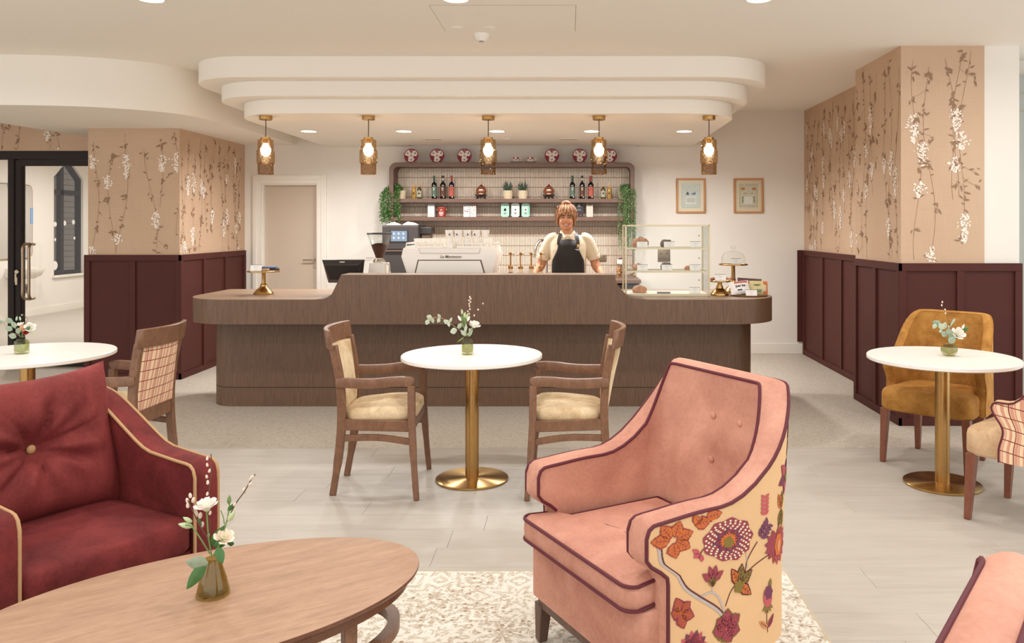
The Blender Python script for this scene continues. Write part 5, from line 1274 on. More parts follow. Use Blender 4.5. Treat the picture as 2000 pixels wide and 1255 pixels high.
        for a, c in ((2.0, 'orange'), (1.5, 'olive'), (-1.3, 'olive'), (-1.8, 'olive')): s.leaf(.45, .60, a, .06, .028, c, 'brown', 1)
        for k in range(4):
            for sg in (-1, 1): s.leaf(.352+.007*k, .532+.010*k, .75+sg*.9, .030, .013, 'plum', None, 1)
        for k in range(5):
            for sg in (-1, 1): s.leaf(.365, .60+.013*k, 1.57+sg*.8, .02, .010, 'pink', None, 1)
        for a, L in ((1.9, .05), (.6, .045), (-.4, .055), (-1.3, .05), (2.9, .035)): s.leaf(.03, .365, a, L, .032, 'red', 'orange', 1, 'maroon')
        for a, L in ((1.4, .06), (.5, .065), (2.3, .05), (-.3, .06), (-1.1, .05), (3.1, .05)): s.leaf(.205, .275, a, L, .046, 'maroon', 'pink', 1, 'olive')
        for k in range(9): s.leaf(.075, .245, .1+k*.38, .058, .03, 'plum' if k % 2 else 'pink', 'maroon', 1.2)
        s.fan(.385, .335, .021, .034, 'pink', 1.5, 0, 0, 16); s.fan(.388, .348, .019, .022, 'plum', 2, 6, .15, 18)
        for k in range(5): s.leaf(.385, .315, -2.4+k*.42, .035, .010, 'olive', None, 1.2)
        s.leaf(.394, .362, 1.4, .03, .016, 'olive', None, 1); s.stem([(.383, .31), (.38, .27), (.385, .22)], .003, 'brown')
        for a in (.9, 2.5): s.leaf(.385, .235, a, .05, .018, 'peach' if a > 1 else 'maroon', 'brown', 1)
        for k, a in ((0, 2.4), (1, 3.4), (2, 4.2)): s.leaf(.145, .527, a, .03, .016, 'pink', None, 1)
        s.stem([(.16, .54), (.145, .527)], .003, 'brown')
    def star(s, u, z, k=1.0):
        for i in range(6): s.leaf(u, z, i*1.05+.3, .06*k, .026*k, 'plum' if i % 2 else 'pink', 'maroon', 1.5, 'maroon')
        s.fan(u, z, .018*k, .018*k, 'olive', 3, 6, .2, 18)
BT = ((-.01, .825), (.135, .825), (-.01, .665), (.135, .665))
def lounge_armchair(label, loc, rz, floral):
    t_ = thing('lounge_armchair', label, 'armchair', loc, rz, 'pink lounge armchairs')
    def xf(z): return .252+.078*smooth(z, .47, .545)
    def H(x): return lerp(.655, .985, min(1, max(0, (.06-x)/.345))**2.2)-.012*smooth(x, .1, .33)-nose(x, .33, .035)
    sh = Shell(.385, .385, .305, .17, xf, H, .175, .06, .095, tap=.0)
    o, u = sh.build(t_, 'floral_ground' if floral else 'velvet_pink', 'velvet_pink', 'piping_burgundy', dim=BT)
    for by, bz in BT:
        best = min((p for r in sh.I for p in r if p[0] < -.02), key=lambda p: math.hypot(p[1]-by, p[2]-bz))
        G().ball((best[0]-.017, by, bz), (.008, .0135, .0135), 12, 8).build('button', 'velvet_pink', u)
    if floral:
        pr = Print(sh, .015, 0)
        pr.motif()
        for du, dz, m_ in ((.56, .03, 1), (1.12, -.02, 1)):
            p2 = Print(sh, du, dz, m_); p2.g = pr.g; p2.motif()
        p3 = Print(sh, 0, 0); p3.g = pr.g
        for uu, z, k in ((.50, .70, 1.0), (.56, .84, .9), (.72, .90, 1.1), (.95, .78, 1.2), (1.15, .9, 1), (1.3, .72, 1), (.66, .75, .8)): p3.star(uu, z, k)
        for uu, z in ((.555, .775), (.60, .93), (.82, .82)):
            for a in (.3, 1.3, 2.3, 3.3): p3.leaf(uu, z, a, .045, .028, 'orange', 'brown', 1, 'red')
        tag(pr.g.build('floral_print', [n for c, n in FM], o, smooth=0, fix=False), kind='stuff')
    G().prism(rrect(-.24, -.352, .335, .352, .04, 8, (.19, .04, .04, .19)), .172, .375).build('base', 'velvet_pink', t_, bevel=.006)
    G().prism(rrect(-.25, -.335, .315, .335, .02, 8, (.19, .02, .02, .19)), .13, .172).build('plinth_frame', 'dark_leg', t_, smooth=30)
    legs(t_, 'dark_leg', ((.295, .315), (.295, -.315), (-.2, .26), (-.2, -.26)), .14, .034, .05)
    ol = [(-.19, -.27)]+[(.245, -.27), (.262, -.285)]+[(.262, -.335)]+arc(.325, -.305, .047, -75, 0, 5)+arc(.325, .305, .047, 0, 75, 5)+[(.262, .335), (.262, .285), (.245, .27)]+[(-.19, .27)]
    # refine the outline so the dome is smooth
    P = []
    for i in range(len(ol)):
        a, b_ = ol[i], ol[(i+1) % len(ol)]; k = max(1, int(math.dist(a, b_)/.05))
        P += [(lerp(a[0], b_[0], q/k), lerp(a[1], b_[1], q/k)) for q in range(k)]
    cushion('seat_cushion', t_, 'velvet_pink', 'piping_burgundy', P, .378, .462, .02)
    return t_
lounge_armchair('pink velvet armchair with a floral patterned side facing the oval table', (.322, 2.891, 0), R(210), True)
lounge_armchair('plain pink armchair with dark piping cut by the bottom right corner', (.352, 1.247, 0), R(144), False).scale = (.88, 1, 1)
# ---- burgundy armchair and its cushion
t_ = thing('burgundy_armchair', 'burgundy velvet armchair with gold piping behind the oval table', 'armchair', (-1.826, 2.93, 0), R(-29.7))
sh = Shell(.40, .39, .36, .20, lambda z: .345+0*z, lambda x: lerp(.66, .88, smooth(-x, -.10, .34))-.02*smooth(x, .0, .34)-nose(x, .345, .045), .12, .06, .10, tap=.1)
sh.build(t_, 'velvet_burgundy', 'velvet_burgundy', 'piping_gold', bump=.010, inner_from=.15)
G().prism(rrect(-.28, -.31, .335, .31, .03, 5), .12, .33).build('base', 'velvet_burgundy', t_, bevel=.006)
ol = rrect(-.25, -.295, .35, .295, .04, 5); P = []
for i in range(len(ol)):
    a, b_ = ol[i], ol[(i+1) % len(ol)]; k = max(1, int(math.dist(a, b_)/.05)); P += [(lerp(a[0], b_[0], q/k), lerp(a[1], b_[1], q/k)) for q in range(k)]
n = len(P); cx = .05; rows = []
for f, z in ((.96, .33), (1, .345), (1.0, .41), (.985, .435), (.95, .448), (.8, .458), (.5, .465), (.02, .467)): rows.append([(cx+(x-cx)*f, y*f, z) for x, y in P])
G().grid(rows, True, True).build('seat_cushion', 'velvet_burgundy', t_, smooth=60)
legs(t_, 'dark_leg', ((.29, .34), (.29, -.34), (-.25, .3), (-.25, -.3)), .125)
cu_ = thing('cushion', 'square burgundy cushion tufted with one gold button on the burgundy armchair', 'cushion', (-1.826-.135*.8686, 2.93+.135*.4955, .447), R(-29.7))
def pillow(front):
    rows = []; n = 64
    for j in range(n+1):
        row = []
        for i in range(n+1):
            u, v = i/n*2-1, j/n*2-1
            pin = 1-.055*((1-u*u)*(abs(v)**3)+(1-v*v)*(abs(u)**3))
            r = math.hypot(u, v); th = math.atan2(v, u)
            T = .105*max(0, (1-u**4)*(1-v**4))**.55
            fold = .040*(abs(math.cos(3.5*th+.4))**.6-.6)*math.exp(-((r-.38)/.30)**2)+.010*math.cos(11*th+2)*math.exp(-((r-.5)/.25)**2)
            dim = .075*math.exp(-(r/.20)**2)+.02*math.exp(-(r/.5)**2)
            d = (T-dim+fold*(1-r*.3) if front else -T*.55)
            if T < .002: d = 0
            row.append((d, u*.325*pin, .262+v*.268*pin+.02*abs(u)**3*v))
        rows.append(row)
    return rows
g = G(); tl = TF((0, 0, -.004), ry=R(-14)); g.grid(pillow(True), tf=tl); g.grid(pillow(False), tf=tl, flip=True)
g.build('cover', 'velvet_pillow', cu_, smooth=80)
bt = tl @ Vector((.022, 0, .262)); G().ball(bt, (.010, .017, .017), 14, 8).build('button', 'piping_gold', cu_)
# ---- tub chairs
def tub(label, loc, rz, mat, mo, mp, leg, name):
    t_ = thing(name, label, 'chair', loc, rz)
    def xf(z): return .085+.055*smooth(z, .5, .62)-.02*smooth(z, .40, .5)
    def H(x): return lerp(.645, .95, smooth(-x, -.04, .235))-nose(x, .12, .03)
    sh = Shell(.315, .30, .275, .17, xf, H, .345, .10, .055, ni=10, na=10, nb=5, M_=16, tap=.14)
    o, u = sh.build(t_, mo, mat, mp, bump=.010, pr=.005 if mp != mat else .003, inner_from=.47)
    if mo == 'plaid':
        sh.at(0.1, .5, 0); me = o.data; L = me.uv_layers.new(name='UVMap')
        for lp in me.loops:
            c = me.vertices[lp.vertex_index].co; k = lp.vertex_index % sh.N; L.data[lp.index].uv = (sh.cum[k], c.z+.18*sh.cum[k])
    ol = []
    for i in range(48):
        a = 2*math.pi*i/48; cx, cy = math.cos(a), math.sin(a); k = 1/max(abs(cx)**6+abs(cy)**6, 1e-9)**(1/6)
        x = .035+.255*cx*k; ol.append((x, cy*k*lerp(.255, .295, (x+.22)/.5)))
    rows = []
    for f, z in ((.96, .345), (1.0, .36), (1.0, .44), (.985, .462), (.95, .476), (.8, .488), (.5, .495), (.02, .497)): rows.append([(.035+(x-.035)*f, y*f, z) for x, y in ol])
    G().grid(rows, True, True).build('seat', mat, t_, smooth=60)
    for x, y in ((.24, .25), (.24, -.25), (-.2, .2), (-.2, -.2)): G().tube([(x*1.08, y*1.04, 0), (x, y, .35)], [.62, 1], flat=(.05, .05, (1, 0, 0))).build('leg', leg, t_, bevel=.003, seg=1)
    return t_
tub('mustard velvet tub chair against the maroon panelled column', (2.42, 5.36, 0), R(-133), 'velvet_mustard', 'velvet_mustard', 'velvet_mustard', 'red_wood', 'tub_chair')
tub('beige tub chair with plaid outer back, cut by the right edge of the photo', (2.46, 4.27, 0), R(131), 'velvet_beige', 'plaid', 'piping_burgundy', 'red_wood', 'tub_chair')
# ------------------------------------------------------------------ oval coffee table and rug
t_ = thing('coffee_table', 'large oval brown wood coffee table before the burgundy armchair', 'table', (-1.017, 2.296, 0), R(33.1))
A_, B_ = .6206, .3682
def ell(k, z, n=96, da=0): return [((A_+k)*math.cos(2*math.pi*i/n), (B_+k)*math.sin(2*math.pi*i/n), z) for i in range(n)]
g = G(); g.grid([[(p[0]*.01, p[1]*.01, .48) for p in ell(0, 0)], ell(-.2, .48), ell(-.006, .48), ell(-.001, .4785)], True); g.build('top', 'table_wood', t_, smooth=60)
G().grid([ell(-.001, .4785), ell(0, .475), ell(-.002, .468), ell(-.022, .452), ell(-.03, .4505), [(p[0]*.02, p[1]*.02, .4505) for p in ell(0, 0)]], True).build('edge', 'table_edge', t_, smooth=60)
G().grid([ell(-.034, .4505), ell(-.034, .425), ell(-.052, .425), ell(-.052, .4505)], True).build('under_rim', 'table_edge', t_)
for sx, sy in ((.62, -.70), (.62, .70), (-.62, -.70), (-.62, .70)):
    x, y = A_*.86*sx*1.02, B_*.80*sy*1.06; G().tube([(x, y, 0), (x, y, .43)], [.8, 1], flat=(.038, .038, (1, 0, 0))).build('leg', 'chair_wood', t_, bevel=.003, seg=1)
G().grid([ell(-.06, .315), ell(-.06, .285), ell(-.095, .285), ell(-.095, .315), ell(-.06, .315)], True).build('stretcher_ring', 'chair_wood', t_, smooth=40)
G().tube([(0, -B_+.07, .30), (0, B_-.07, .30)], 1, flat=(.035, .03, (0, 0, 1))).build('cross_bar', 'chair_wood', t_)
m, t, b = newmat('rug_pattern')
v = t.coords(); sp = t.add('ShaderNodeSeparateXYZ'); t.l.new(v, sp.inputs[0])
def flower_field(scale, rings, rnd=.35):
    vo = t.add('ShaderNodeTexVoronoi'); t.l.new(v, vo.inputs['Vector']); vo.inputs['Scale'].default_value = scale; vo.inputs['Randomness'].default_value = rnd
    sub = t.add('ShaderNodeVectorMath', operation='SUBTRACT'); mul = t.add('ShaderNodeVectorMath', operation='SCALE'); t.l.new(v, mul.inputs[0]); mul.inputs['Scale'].default_value = 1
    t.l.new(mul.outputs[0], sub.inputs[0]); t.l.new(vo.outputs['Position'], sub.inputs[1])
    s2 = t.add('ShaderNodeSeparateXYZ'); t.l.new(sub.outputs[0], s2.inputs[0])
    an = t.math('ARCTAN2', s2.outputs[1], s2.outputs[0])
    r = t.math('MULTIPLY', vo.outputs['Distance'], t.math('ADD', 1.0, t.math('MULTIPLY', t.math('COSINE', t.math('MULTIPLY', an, 8.)), .22)))
    return t.math('SINE', t.math('MULTIPLY', r, rings))
f1 = flower_field(3.6, 26); f2 = flower_field(11, 20, .8)
n1 = t.noise(v, 55, 4, .7); n2 = t.noise(v, 3.0, 3, .6)
pat = t.math('ADD', t.math('MULTIPLY', f1, .5), t.math('MULTIPLY', f2, .42))
pat = t.math('ADD', pat, t.math('MULTIPLY', t.math('SUBTRACT', n1, .5), 2.4)); pat = t.math('ADD', pat, t.math('MULTIPLY', t.math('SUBTRACT', n2, .5), 1.6))
c = t.ramp(t.math('ADD', t.math('MULTIPLY', pat, .32), .5), [(.32, lin('#dfd8cd')), (.49, lin('#d6cec2')), (.60, lin('#c2b7a6')), (.88, lin('#afa08c'))])
vo = t.add('ShaderNodeTexVoronoi'); t.l.new(v, vo.inputs['Vector']); vo.inputs['Scale'].default_value = 26; vo.inputs['Randomness'].default_value = .5
dots = t.math('MULTIPLY', t.math('LESS_THAN', vo.outputs['Distance'], .22), t.math('GREATER_THAN', n2, .50)); dots = t.math('MULTIPLY', dots, t.math('GREATER_THAN', n1, .47))
c = t.mix(t.math('MULTIPLY', dots, .75), c, lin('#8f7355'))
t.l.new(c, b.inputs['Base Color']); b.inputs['Roughness'].default_value = .95; t.l.new(t.bump(n1, .3, .002), b.inputs['Normal'])
M('rug_edge', '#bfae92', .9)
t_ = thing('rug', 'large cream and taupe distressed floral rug under the pink armchair', 'rug', (0, 0, 0))
G().box(-2.0, 1.25, .0003, .958, 3.624, .008).build('pile', 'rug_pattern', t_, bevel=.002, seg=1, smooth=0)
G().box(.958, 1.25, .0003, .966, 3.63, .007).box(-2.0, 3.624, .0003, .958, 3.63, .007).build('bound_edge', 'rug_edge', t_, smooth=0)
for o in [o for o in COL.objects if o.parent is None and o.name.split('.')[0] in ('lounge_armchair', 'burgundy_armchair', 'coffee_table')]: o.location.z = .0095
bpy.data.objects['cushion'].location.z += .0085
# ------------------------------------------------------------------ vases of flowers
glass('vase_green', (.76, .77, .60), .2); glass('vase_brown', (.74, .70, .46), .2); glass('vase_pale', (.80, .82, .66), .2)
M('leaf_dark', '#3f6a32', .45, var=.2, vscale=30); M('leaf_grey', '#93a48c', .6, var=.15, vscale=30); M('leaf_sage', '#b3c0a8', .6, var=.1, vscale=30); M('stem_green', '#6d8a4c', .5); M('stem_brown', '#5b3c2b', .6); M('stem_pink', '#b08a72', .6)
M('petal_white', '#f0ebe2', .6); M('petal_cream', '#f1e3cf', .6); M('petal_peach', '#eac2a4', .6); M('petal_red', '#a83a3a', .6); M('bud_green', '#b9c69a', .6); M('catkin', '#dccbb8', .9, bump=.3, bscale=400); M('water', '#6d7340', .2)
def arrangement(vname, vlabel, blabel, loc, prof, flute, vmat, S, ox, oy, branches, catkins, roses, leaves, buds, single=False, seed=1):
    """vase, and standing in it a posy; posy points are (x, y) on a drawing in units of S metres from the base point (ox, oy)"""
    rn = random.Random(seed)
    v = thing(vname, vlabel, 'vase', loc)
    G().lathe(prof, 40, cap=False, flute=flute).build('glass', vmat, v)
    hh = prof[-1][1]
    b_ = thing('flower_posy', blabel, 'flowers', loc)
    T = lambda p, y=0: Vector(((p[0]-ox)*S, y, (oy-p[1])*S))
    base = lambda: Vector((rn.uniform(-.008, .008), rn.uniform(-.008, .008), .012))
    for mt, w, pts, y in branches:
        P = [T(p, y*(i+1)/len(pts)) for i, p in enumerate(pts)]
        if P[0].z < hh+.03: P = [base()]+P
        G().tube(catmull(P, 5), w, 6).build('stem', mt, b_)
    if single:
        me = None
        for (x, y, r, an) in catkins:
            if me is None: o = G().lathe([(.001, -1), (.45, -.8), (.62, -.2), (.5, .5), (.2, .9), (.001, 1)], 10, cap=False).build('catkin', 'catkin', b_); me = o.data
            else: o = link('catkin', me, b_)
            o.location = T((x, y), rn.uniform(-.012, .012)); o.scale = (r*S,)*3; o.rotation_euler = (0, an, 0)
    elif catkins:
        g = G()
        for (x, y, r, an) in catkins: g.ball(T((x, y), rn.uniform(-.006, .006)), (r*S*.75, r*S*.75, r*S), 8, 6)
        tag(g.build('catkins', 'catkin', b_), kind='stuff')
    for (x, y, r, mt, tilt) in roses:
        c = T((x, y), -.012); q = r*S
        ro = G().ball((0, 0, -q*.5), (q*.32, q*.32, q*.3), 10, 6).build('flower', 'bud_green' if mt != 'petal_red' else 'petal_red', b_, loc=c, rot=(R(tilt[0]), R(tilt[1]), 0))
        for ring, (n, rr, hgt, open_) in enumerate(((5, 1.0, .75, .95), (5, .72, .9, .6), (4, .42, 1.0, .3))):
            for k in range(n):
                a = 2*math.pi*k/n+ring*.6+rn.uniform(-.15, .15); rows = []
                for j in range(5):
                    f = j/4; rad = q*rr*(.25+.75*math.sin(f*1.5)**.8)*(1 if f < .8 else 1+.12*open_); z = q*(-.45+hgt*f**1.3*1.0-(.25*open_*f**3))
                    wd = .75*math.sin(math.pi*(.12+.78*f))**.6*(2*math.pi/n)*.62
                    rows.append([(rad*math.cos(a+wd*u), rad*math.sin(a+wd*u), z-q*.10*abs(u)**2*f) for u in (-1, -.5, 0, .5, 1)])
                G().grid(rows).build('petal', mt, ro, fix=False, smooth=80)
    for (x, y, L, an, mt, wf, yy) in leaves:
        L *= S; p = T((x, y), yy); rows = []
        for j in range(7):
            f = j/6; w = L*wf*math.sin(math.pi*min(1, f*.93+.05))**.8*(1-.25*f)
            rows.append([(u*w, -.12*L*math.sin(f*2.2)+abs(u)*w*.25, f*L) for u in (-1, -.5, 0, .5, 1)])
        G().grid(rows).build('leaf', mt, b_, fix=False, smooth=80, loc=p, rot=(R(rn.uniform(-15, 15)), R(an), R(rn.uniform(-35, 35))))
    for (x, y, L, an, mt) in buds:
        L *= S
        o = G().lathe([(.001, 0), (L*.13, L*.08), (L*.22, L*.35), (L*.19, L*.65), (L*.07, L*.93), (.001, L)], 10, cap=False).build('bud', mt, b_, loc=T((x, y), 0), rot=(R(10), R(an), 0))
# posy on the oval table: drawing units of .358 mm
arrangement('vase', 'fluted brown green glass vase on the oval coffee table', 'white roses and catkin twigs in the vase on the oval coffee table', (-1.005, 2.317, .4805),
    [(.001, .002), (.040, .002), (.0445, .006), (.044, .016), (.036, .055), (.024, .095), (.019, .108), (.0205, .115), (.0185, .1135), (.022, .094), (.034, .055), (.041, .018), (.001, .008)], (14, .03), 'vase_brown', .000358, 350, 1185,
    [('stem_brown', .0016, [(335, 800), (318, 640), (305, 370), (318, 200), (310, 60)], .02), ('stem_brown', .0016, [(370, 800), (440, 620), (520, 450), (590, 350), (640, 260), (672, 215)], .01),
     ('stem_brown', .0018, [(340, 790), (300, 690), (268, 630), (215, 520), (165, 400)], -.01), ('stem_green', .0022, [(345, 860), (322, 680), (312, 480)], -.01), ('stem_green', .0020, [(330, 830), (270, 720), (200, 610), (150, 590)], -.015),
     ('stem_green', .0018, [(370, 830), (440, 640), (470, 520), (482, 420)], 0.0), ('stem_green', .002, [(360, 840), (410, 760), (450, 700)], -.02), ('stem_green', .0016, [(440, 600), (430, 540), (410, 490)], .0)],
    [(312, 75, 17, 0), (303, 132, 16, -.2), (326, 175, 17, .3), (297, 226, 16, -.2), (305, 272, 19, 0), (318, 350, 16, .2), (672, 217, 19, .8), (640, 246, 18, .6), (651, 278, 19, .7), (600, 320, 18, .6), (590, 352, 17, .6), (522, 442, 17, .5),
     (160, 381, 22, -.2), (148, 412, 22, -.3), (190, 412, 24, .2), (163, 442, 24, 0), (210, 475, 27, 0), (205, 526, 27, -.1), (249, 531, 26, .1), (258, 607, 24, .1), (310, 690, 16, 0), (340, 500, 18, .2)], 
    [(310, 425, 85, 'petal_white', (8, -6)), (452, 680, 72, 'petal_cream', (25, 25))],
    [(345, 880, 170, -68, 'leaf_grey', .34, -.03), (330, 870, 215, -135, 'leaf_dark', .26, -.03), (300, 880, 120, -150, 'leaf_dark', .3, -.02), (345, 770, 190, 28, 'leaf_dark', .28, .0), (420, 750, 130, 155, 'leaf_dark', .34, -.03), (450, 760, 90, 80, 'leaf_dark', .3, .01), (350, 770, 120, 75, 'leaf_dark', .3, .0), (250, 620, 80, -20, 'leaf_dark', .28, 0), (470, 500, 70, 30, 'leaf_dark', .3, 0)],
    [(190, 620, 110, -75, 'bud_green'), (185, 585, 80, -55, 'bud_green'), (475, 440, 75, 8, 'stem_green'), (470, 575, 105, 35, 'bud_green')], True, 3)
# middle table: .3464 mm
arrangement('vase', 'ribbed green glass jar vase on the middle round table', 'white flower, eucalyptus and long catkin twig in the vase on the middle round table', (-.609, 4.948, .7605),
    [(.001, .002), (.031, .002), (.034, .007), (.0345, .02), (.034, .075), (.031, .084), (.022, .089), (.0225, .093), (.021, .0915), (.030, .08), (.032, .02), (.001, .006)], (16, .025), 'vase_green', .0003464, 1015, 1095,
    [('stem_pink', .0016, [(960, 780), (880, 660), (790, 600), (700, 540), (620, 480), (545, 455), (410, 450), (340, 490)], -.02), ('stem_brown', .0012, [(1010, 760), (1010, 600), (1030, 420), (1050, 250), (1060, 90)], .01), ('stem_brown', .0012, [(1020, 760), (1050, 640), (1130, 420), (1200, 310), (1310, 200)], .0),
     ('stem_green', .002, [(1000, 780), (970, 650), (930, 500), (860, 440)], 0), ('stem_green', .002, [(1005, 780), (980, 600), (950, 420), (915, 350)], 0.01), ('stem_green', .002, [(1030, 780), (1070, 700), (1110, 620)], -.01), ('stem_green', .002, [(1010, 780), (990, 620), (985, 420)], .0)],
    [(x, y, 19, 0) for x, y in ((1055, 95), (1070, 125), (1040, 155), (1065, 180), (1042, 215), (1047, 255), (1058, 305), (1022, 345), (1042, 388), (1022, 445), (1285, 213), (1202, 312), (1133, 415), (1002, 622), (1050, 657), (1025, 745))],
    [(1145, 560, 100, 'petal_white', (20, 15))],
    [(840, 660, 150, -100, 'leaf_sage', .42, -.02), (850, 640, 110, 40, 'leaf_sage', .42, 0), (700, 545, 110, -60, 'leaf_sage', .42, -.02), (700, 540, 100, 30, 'leaf_sage', .3, 0), (690, 530, 80, 170, 'leaf_sage', .4, -.02), (540, 460, 85, -25, 'leaf_sage', .4, 0), (535, 455, 90, -155, 'leaf_sage', .45, -.02), (400, 470, 140, -75, 'leaf_sage', .42, -.01), (340, 490, 100, -150, 'leaf_sage', .45, 0), (390, 460, 100, 165, 'leaf_sage', .35, .01),
     (960, 790, 150, -125, 'stem_green', .1, -.02), (990, 770, 140, -40, 'leaf_sage', .3, 0), (1040, 780, 170, 20, 'leaf_sage', .22, 0), (950, 640, 120, -10, 'stem_green', .2, 0), (990, 620, 150, 15, 'stem_green', .18, -.01), (980, 700, 150, 5, 'leaf_sage', .2, -.02)],
    [(905, 510, 110, -30, 'petal_white'), (925, 400, 100, -5, 'bud_green'), (960, 470, 120, 8, 'bud_green'), (990, 480, 110, 20, 'bud_green'), (935, 500, 90, -20, 'stem_green'), (1010, 520, 110, 25, 'petal_white'), (960, 530, 110, 0, 'stem_green')], False, 5)
# table by the glazed door: .2988 mm
arrangement('vase', 'short green glass jar vase on the table by the glazed door', 'peach rose, red and white flowers with eucalyptus on the table by the glazed door', (-3.323, 4.98, .7605),
    [(.001, .002), (.036, .002), (.039, .007), (.0395, .02), (.039, .072), (.035, .080), (.026, .084), (.0265, .088), (.024, .086), (.037, .07), (.037, .02), (.001, .006)], (12, .02), 'vase_pale', .0002988, 447, 1050,
    [('stem_green', .0018, [(430, 720), (330, 560), (230, 430), (180, 380)], 0), ('stem_green', .0018, [(450, 720), (450, 600), (440, 470)], 0), ('stem_green', .0018, [(465, 720), (490, 600), (505, 540)], -.01), ('stem_green', .0018, [(480, 720), (560, 620), (620, 540)], 0), ('stem_brown', .0012, [(470, 720), (520, 450), (550, 350), (500, 290), (450, 255)], .01), ('stem_pink', .0014, [(430, 700), (330, 640), (240, 630)], -.01), ('stem_pink', .0014, [(420, 700), (300, 520), (120, 490), (30, 400), (-60, 380)], .01)],
    [(455, 265, 16, 0), (548, 365, 16, 0)],
    [(440, 440, 70, 'petal_white', (15, -10)), (505, 515, 78, 'petal_peach', (55, 5)), (645, 500, 100, 'petal_white', (40, 30)), (560, 600, 62, 'petal_red', (60, 15))],
    [(250, 430, 150, -40, 'leaf_grey', .42, 0), (210, 400, 120, -60, 'leaf_sage', .4, .01), (300, 560, 140, -65, 'leaf_grey', .45, -.02), (360, 520, 150, -20, 'leaf_grey', .42, -.02), (420, 640, 130, 0, 'leaf_grey', .4, -.02), (400, 700, 140, -70, 'leaf_grey', .45, -.03), (590, 560, 110, 50, 'leaf_dark', .4, -.03), (60, 400, 130, -90, 'leaf_grey', .42, 0), (0, 420, 110, -140, 'leaf_sage', .4, 0), (470, 640, 130, 40, 'leaf_dark', .3, -.01), (400, 380, 90, -20, 'leaf_sage', .3, .01), (300, 380, 100, 30, 'leaf_sage', .4, .01)],
    [(620, 640, 120, 75, 'bud_green')], False, 7)
# right table: .3157 mm
arrangement('vase', 'round ribbed green glass bowl vase on the table by the mustard chair', 'white flower with eucalyptus and one bare catkin twig by the mustard chair', (2.278, 4.90, .7605),
    [(.001, .002), (.028, .002), (.034, .006), (.045, .026), (.047, .042), (.042, .056), (.032, .064), (.0325, .068), (.030, .066), (.040, .054), (.045, .042), (.043, .027), (.001, .006)], (18, .035), 'vase_green', .0003157, 715, 1105,
    [('stem_brown', .0014, [(735, 640), (715, 480), (690, 360), (640, 270), (580, 160), (585, 80)], .01), ('stem_green', .0018, [(720, 860), (620, 700), (540, 560), (450, 480)], 0), ('stem_green', .002, [(740, 860), (800, 760), (880, 690)], -.01), ('stem_green', .0018, [(740, 860), (860, 720), (1000, 610)], .01), ('stem_green', .0018, [(725, 860), (740, 600), (750, 420)], .01)],
    [(x, y, 21, 0) for x, y in ((585, 90), (575, 150), (645, 235), (645, 300), (708, 555), (710, 610))],
    [(880, 670, 125, 'petal_white', (50, 10))],
    [(560, 520, 160, -70, 'leaf_grey', .42, 0), (470, 500, 110, -150, 'leaf_sage', .42, 0), (570, 600, 130, -30, 'leaf_sage', .45, -.02), (610, 600, 140, 20, 'leaf_sage', .42, 0), (560, 640, 100, -80, 'leaf_sage', .4, -.02), (640, 720, 140, -60, 'leaf_grey', .45, -.02), (690, 760, 150, 25, 'leaf_grey', .42, -.02), (660, 850, 160, 35, 'leaf_grey', .45, -.04), (740, 560, 190, 0, 'leaf_sage', .2, 0), (760, 520, 150, 25, 'leaf_sage', .14, 0), (770, 800, 120, 40, 'leaf_dark', .3, -.01), (960, 660, 140, 50, 'leaf_dark', .25, 0), (640, 690, 130, 10, 'leaf_grey', .4, -.03), (980, 600, 110, 70, 'stem_green', .2, 0)],
    [(985, 640, 120, 50, 'stem_green'), (960, 600, 100, 20, 'petal_white')], False, 11)
# ------------------------------------------------------------------ the barista
M('skin', '#c48c6b', .62, var=.05, vscale=9, spec=.25); M('skin_blush', '#c07a60', .6); M('hair', '#8a5a38', .7, var=.35, vscale=14, aniso=(6, 6, .8)); M('hair_light', '#c9a077', .6, var=.2, vscale=20, aniso=(6, 6, 1)); M('shirt', '#d8c8ad', .85, var=.04, vscale=10, bump=.1, bscale=250); M('apron', '#1f1917', .75, var=.15, vscale=7)
M('apron_strap', '#2a2220', .55); M('trousers', '#262326', .8); M('shoe', '#2a2626', .5); M('lips', '#9c4f45', .4); M('teeth', '#efe6dc', .3); M('eye_white', '#e8e0d8', .3); M('iris', '#3a241a', .2); M('brow', '#6b4228', .7); M('apron_print', '#d9d4cc', .7)
pr = thing('person', 'smiling barista in cream polo shirt and black apron leaning on the counter', 'person', (0, 7.97, 0))
HX, HZ = -.022, 1.505          # chin
HR = [(-.004, .012, -.078, -.040), (.006, .036, -.091, -.025), (.02, .049, -.098, .0), (.045, .062, -.099, .03), (.07, .071, -.096, .062), (.095, .0745, -.093, .082), (.115, .076, -.088, .092), (.14, .077, -.089, .098), (.165, .076, -.088, .098), (.19, .070, -.078, .09), (.21, .057, -.058, .072), (.225, .036, -.03, .045), (.232, .012, -.005, .02)]
HR = [(a, b_*1.08, c, d) for a, b_, c, d in HR]
def hring(z, k=1.0, grow=0.0):
    R_ = HR
    for a, b_ in zip(R_[:-1], R_[1:]):
        if a[0] <= z <= b_[0]: f = (z-a[0])/(b_[0]-a[0]); w, yf, yb = (lerp(a[i], b_[i], f) for i in (1, 2, 3)); break
    else: w, yf, yb = (R_[0] if z < R_[0][0] else R_[-1])[1:]
    return w*k+grow, yf*k-grow, yb*k+grow
def hpt(z, th, k=1.0, grow=0.0):
    w, yf, yb = hring(z, k, grow); cy, ry = (yf+yb)/2, (yb-yf)/2
    return (HX+w*math.sin(th), cy-ry*math.cos(th), HZ+z)
g = G()
g.grid([[hpt(z, 2*math.pi*i/28) for i in range(28)] for z, *_ in HR], True, True)
g.tube([(HX, -.088, HZ+.128), (HX, -.099, HZ+.105), (HX, -.108, HZ+.085), (HX, -.106, HZ+.078)], [.008, .010, .0135, .011], 10)
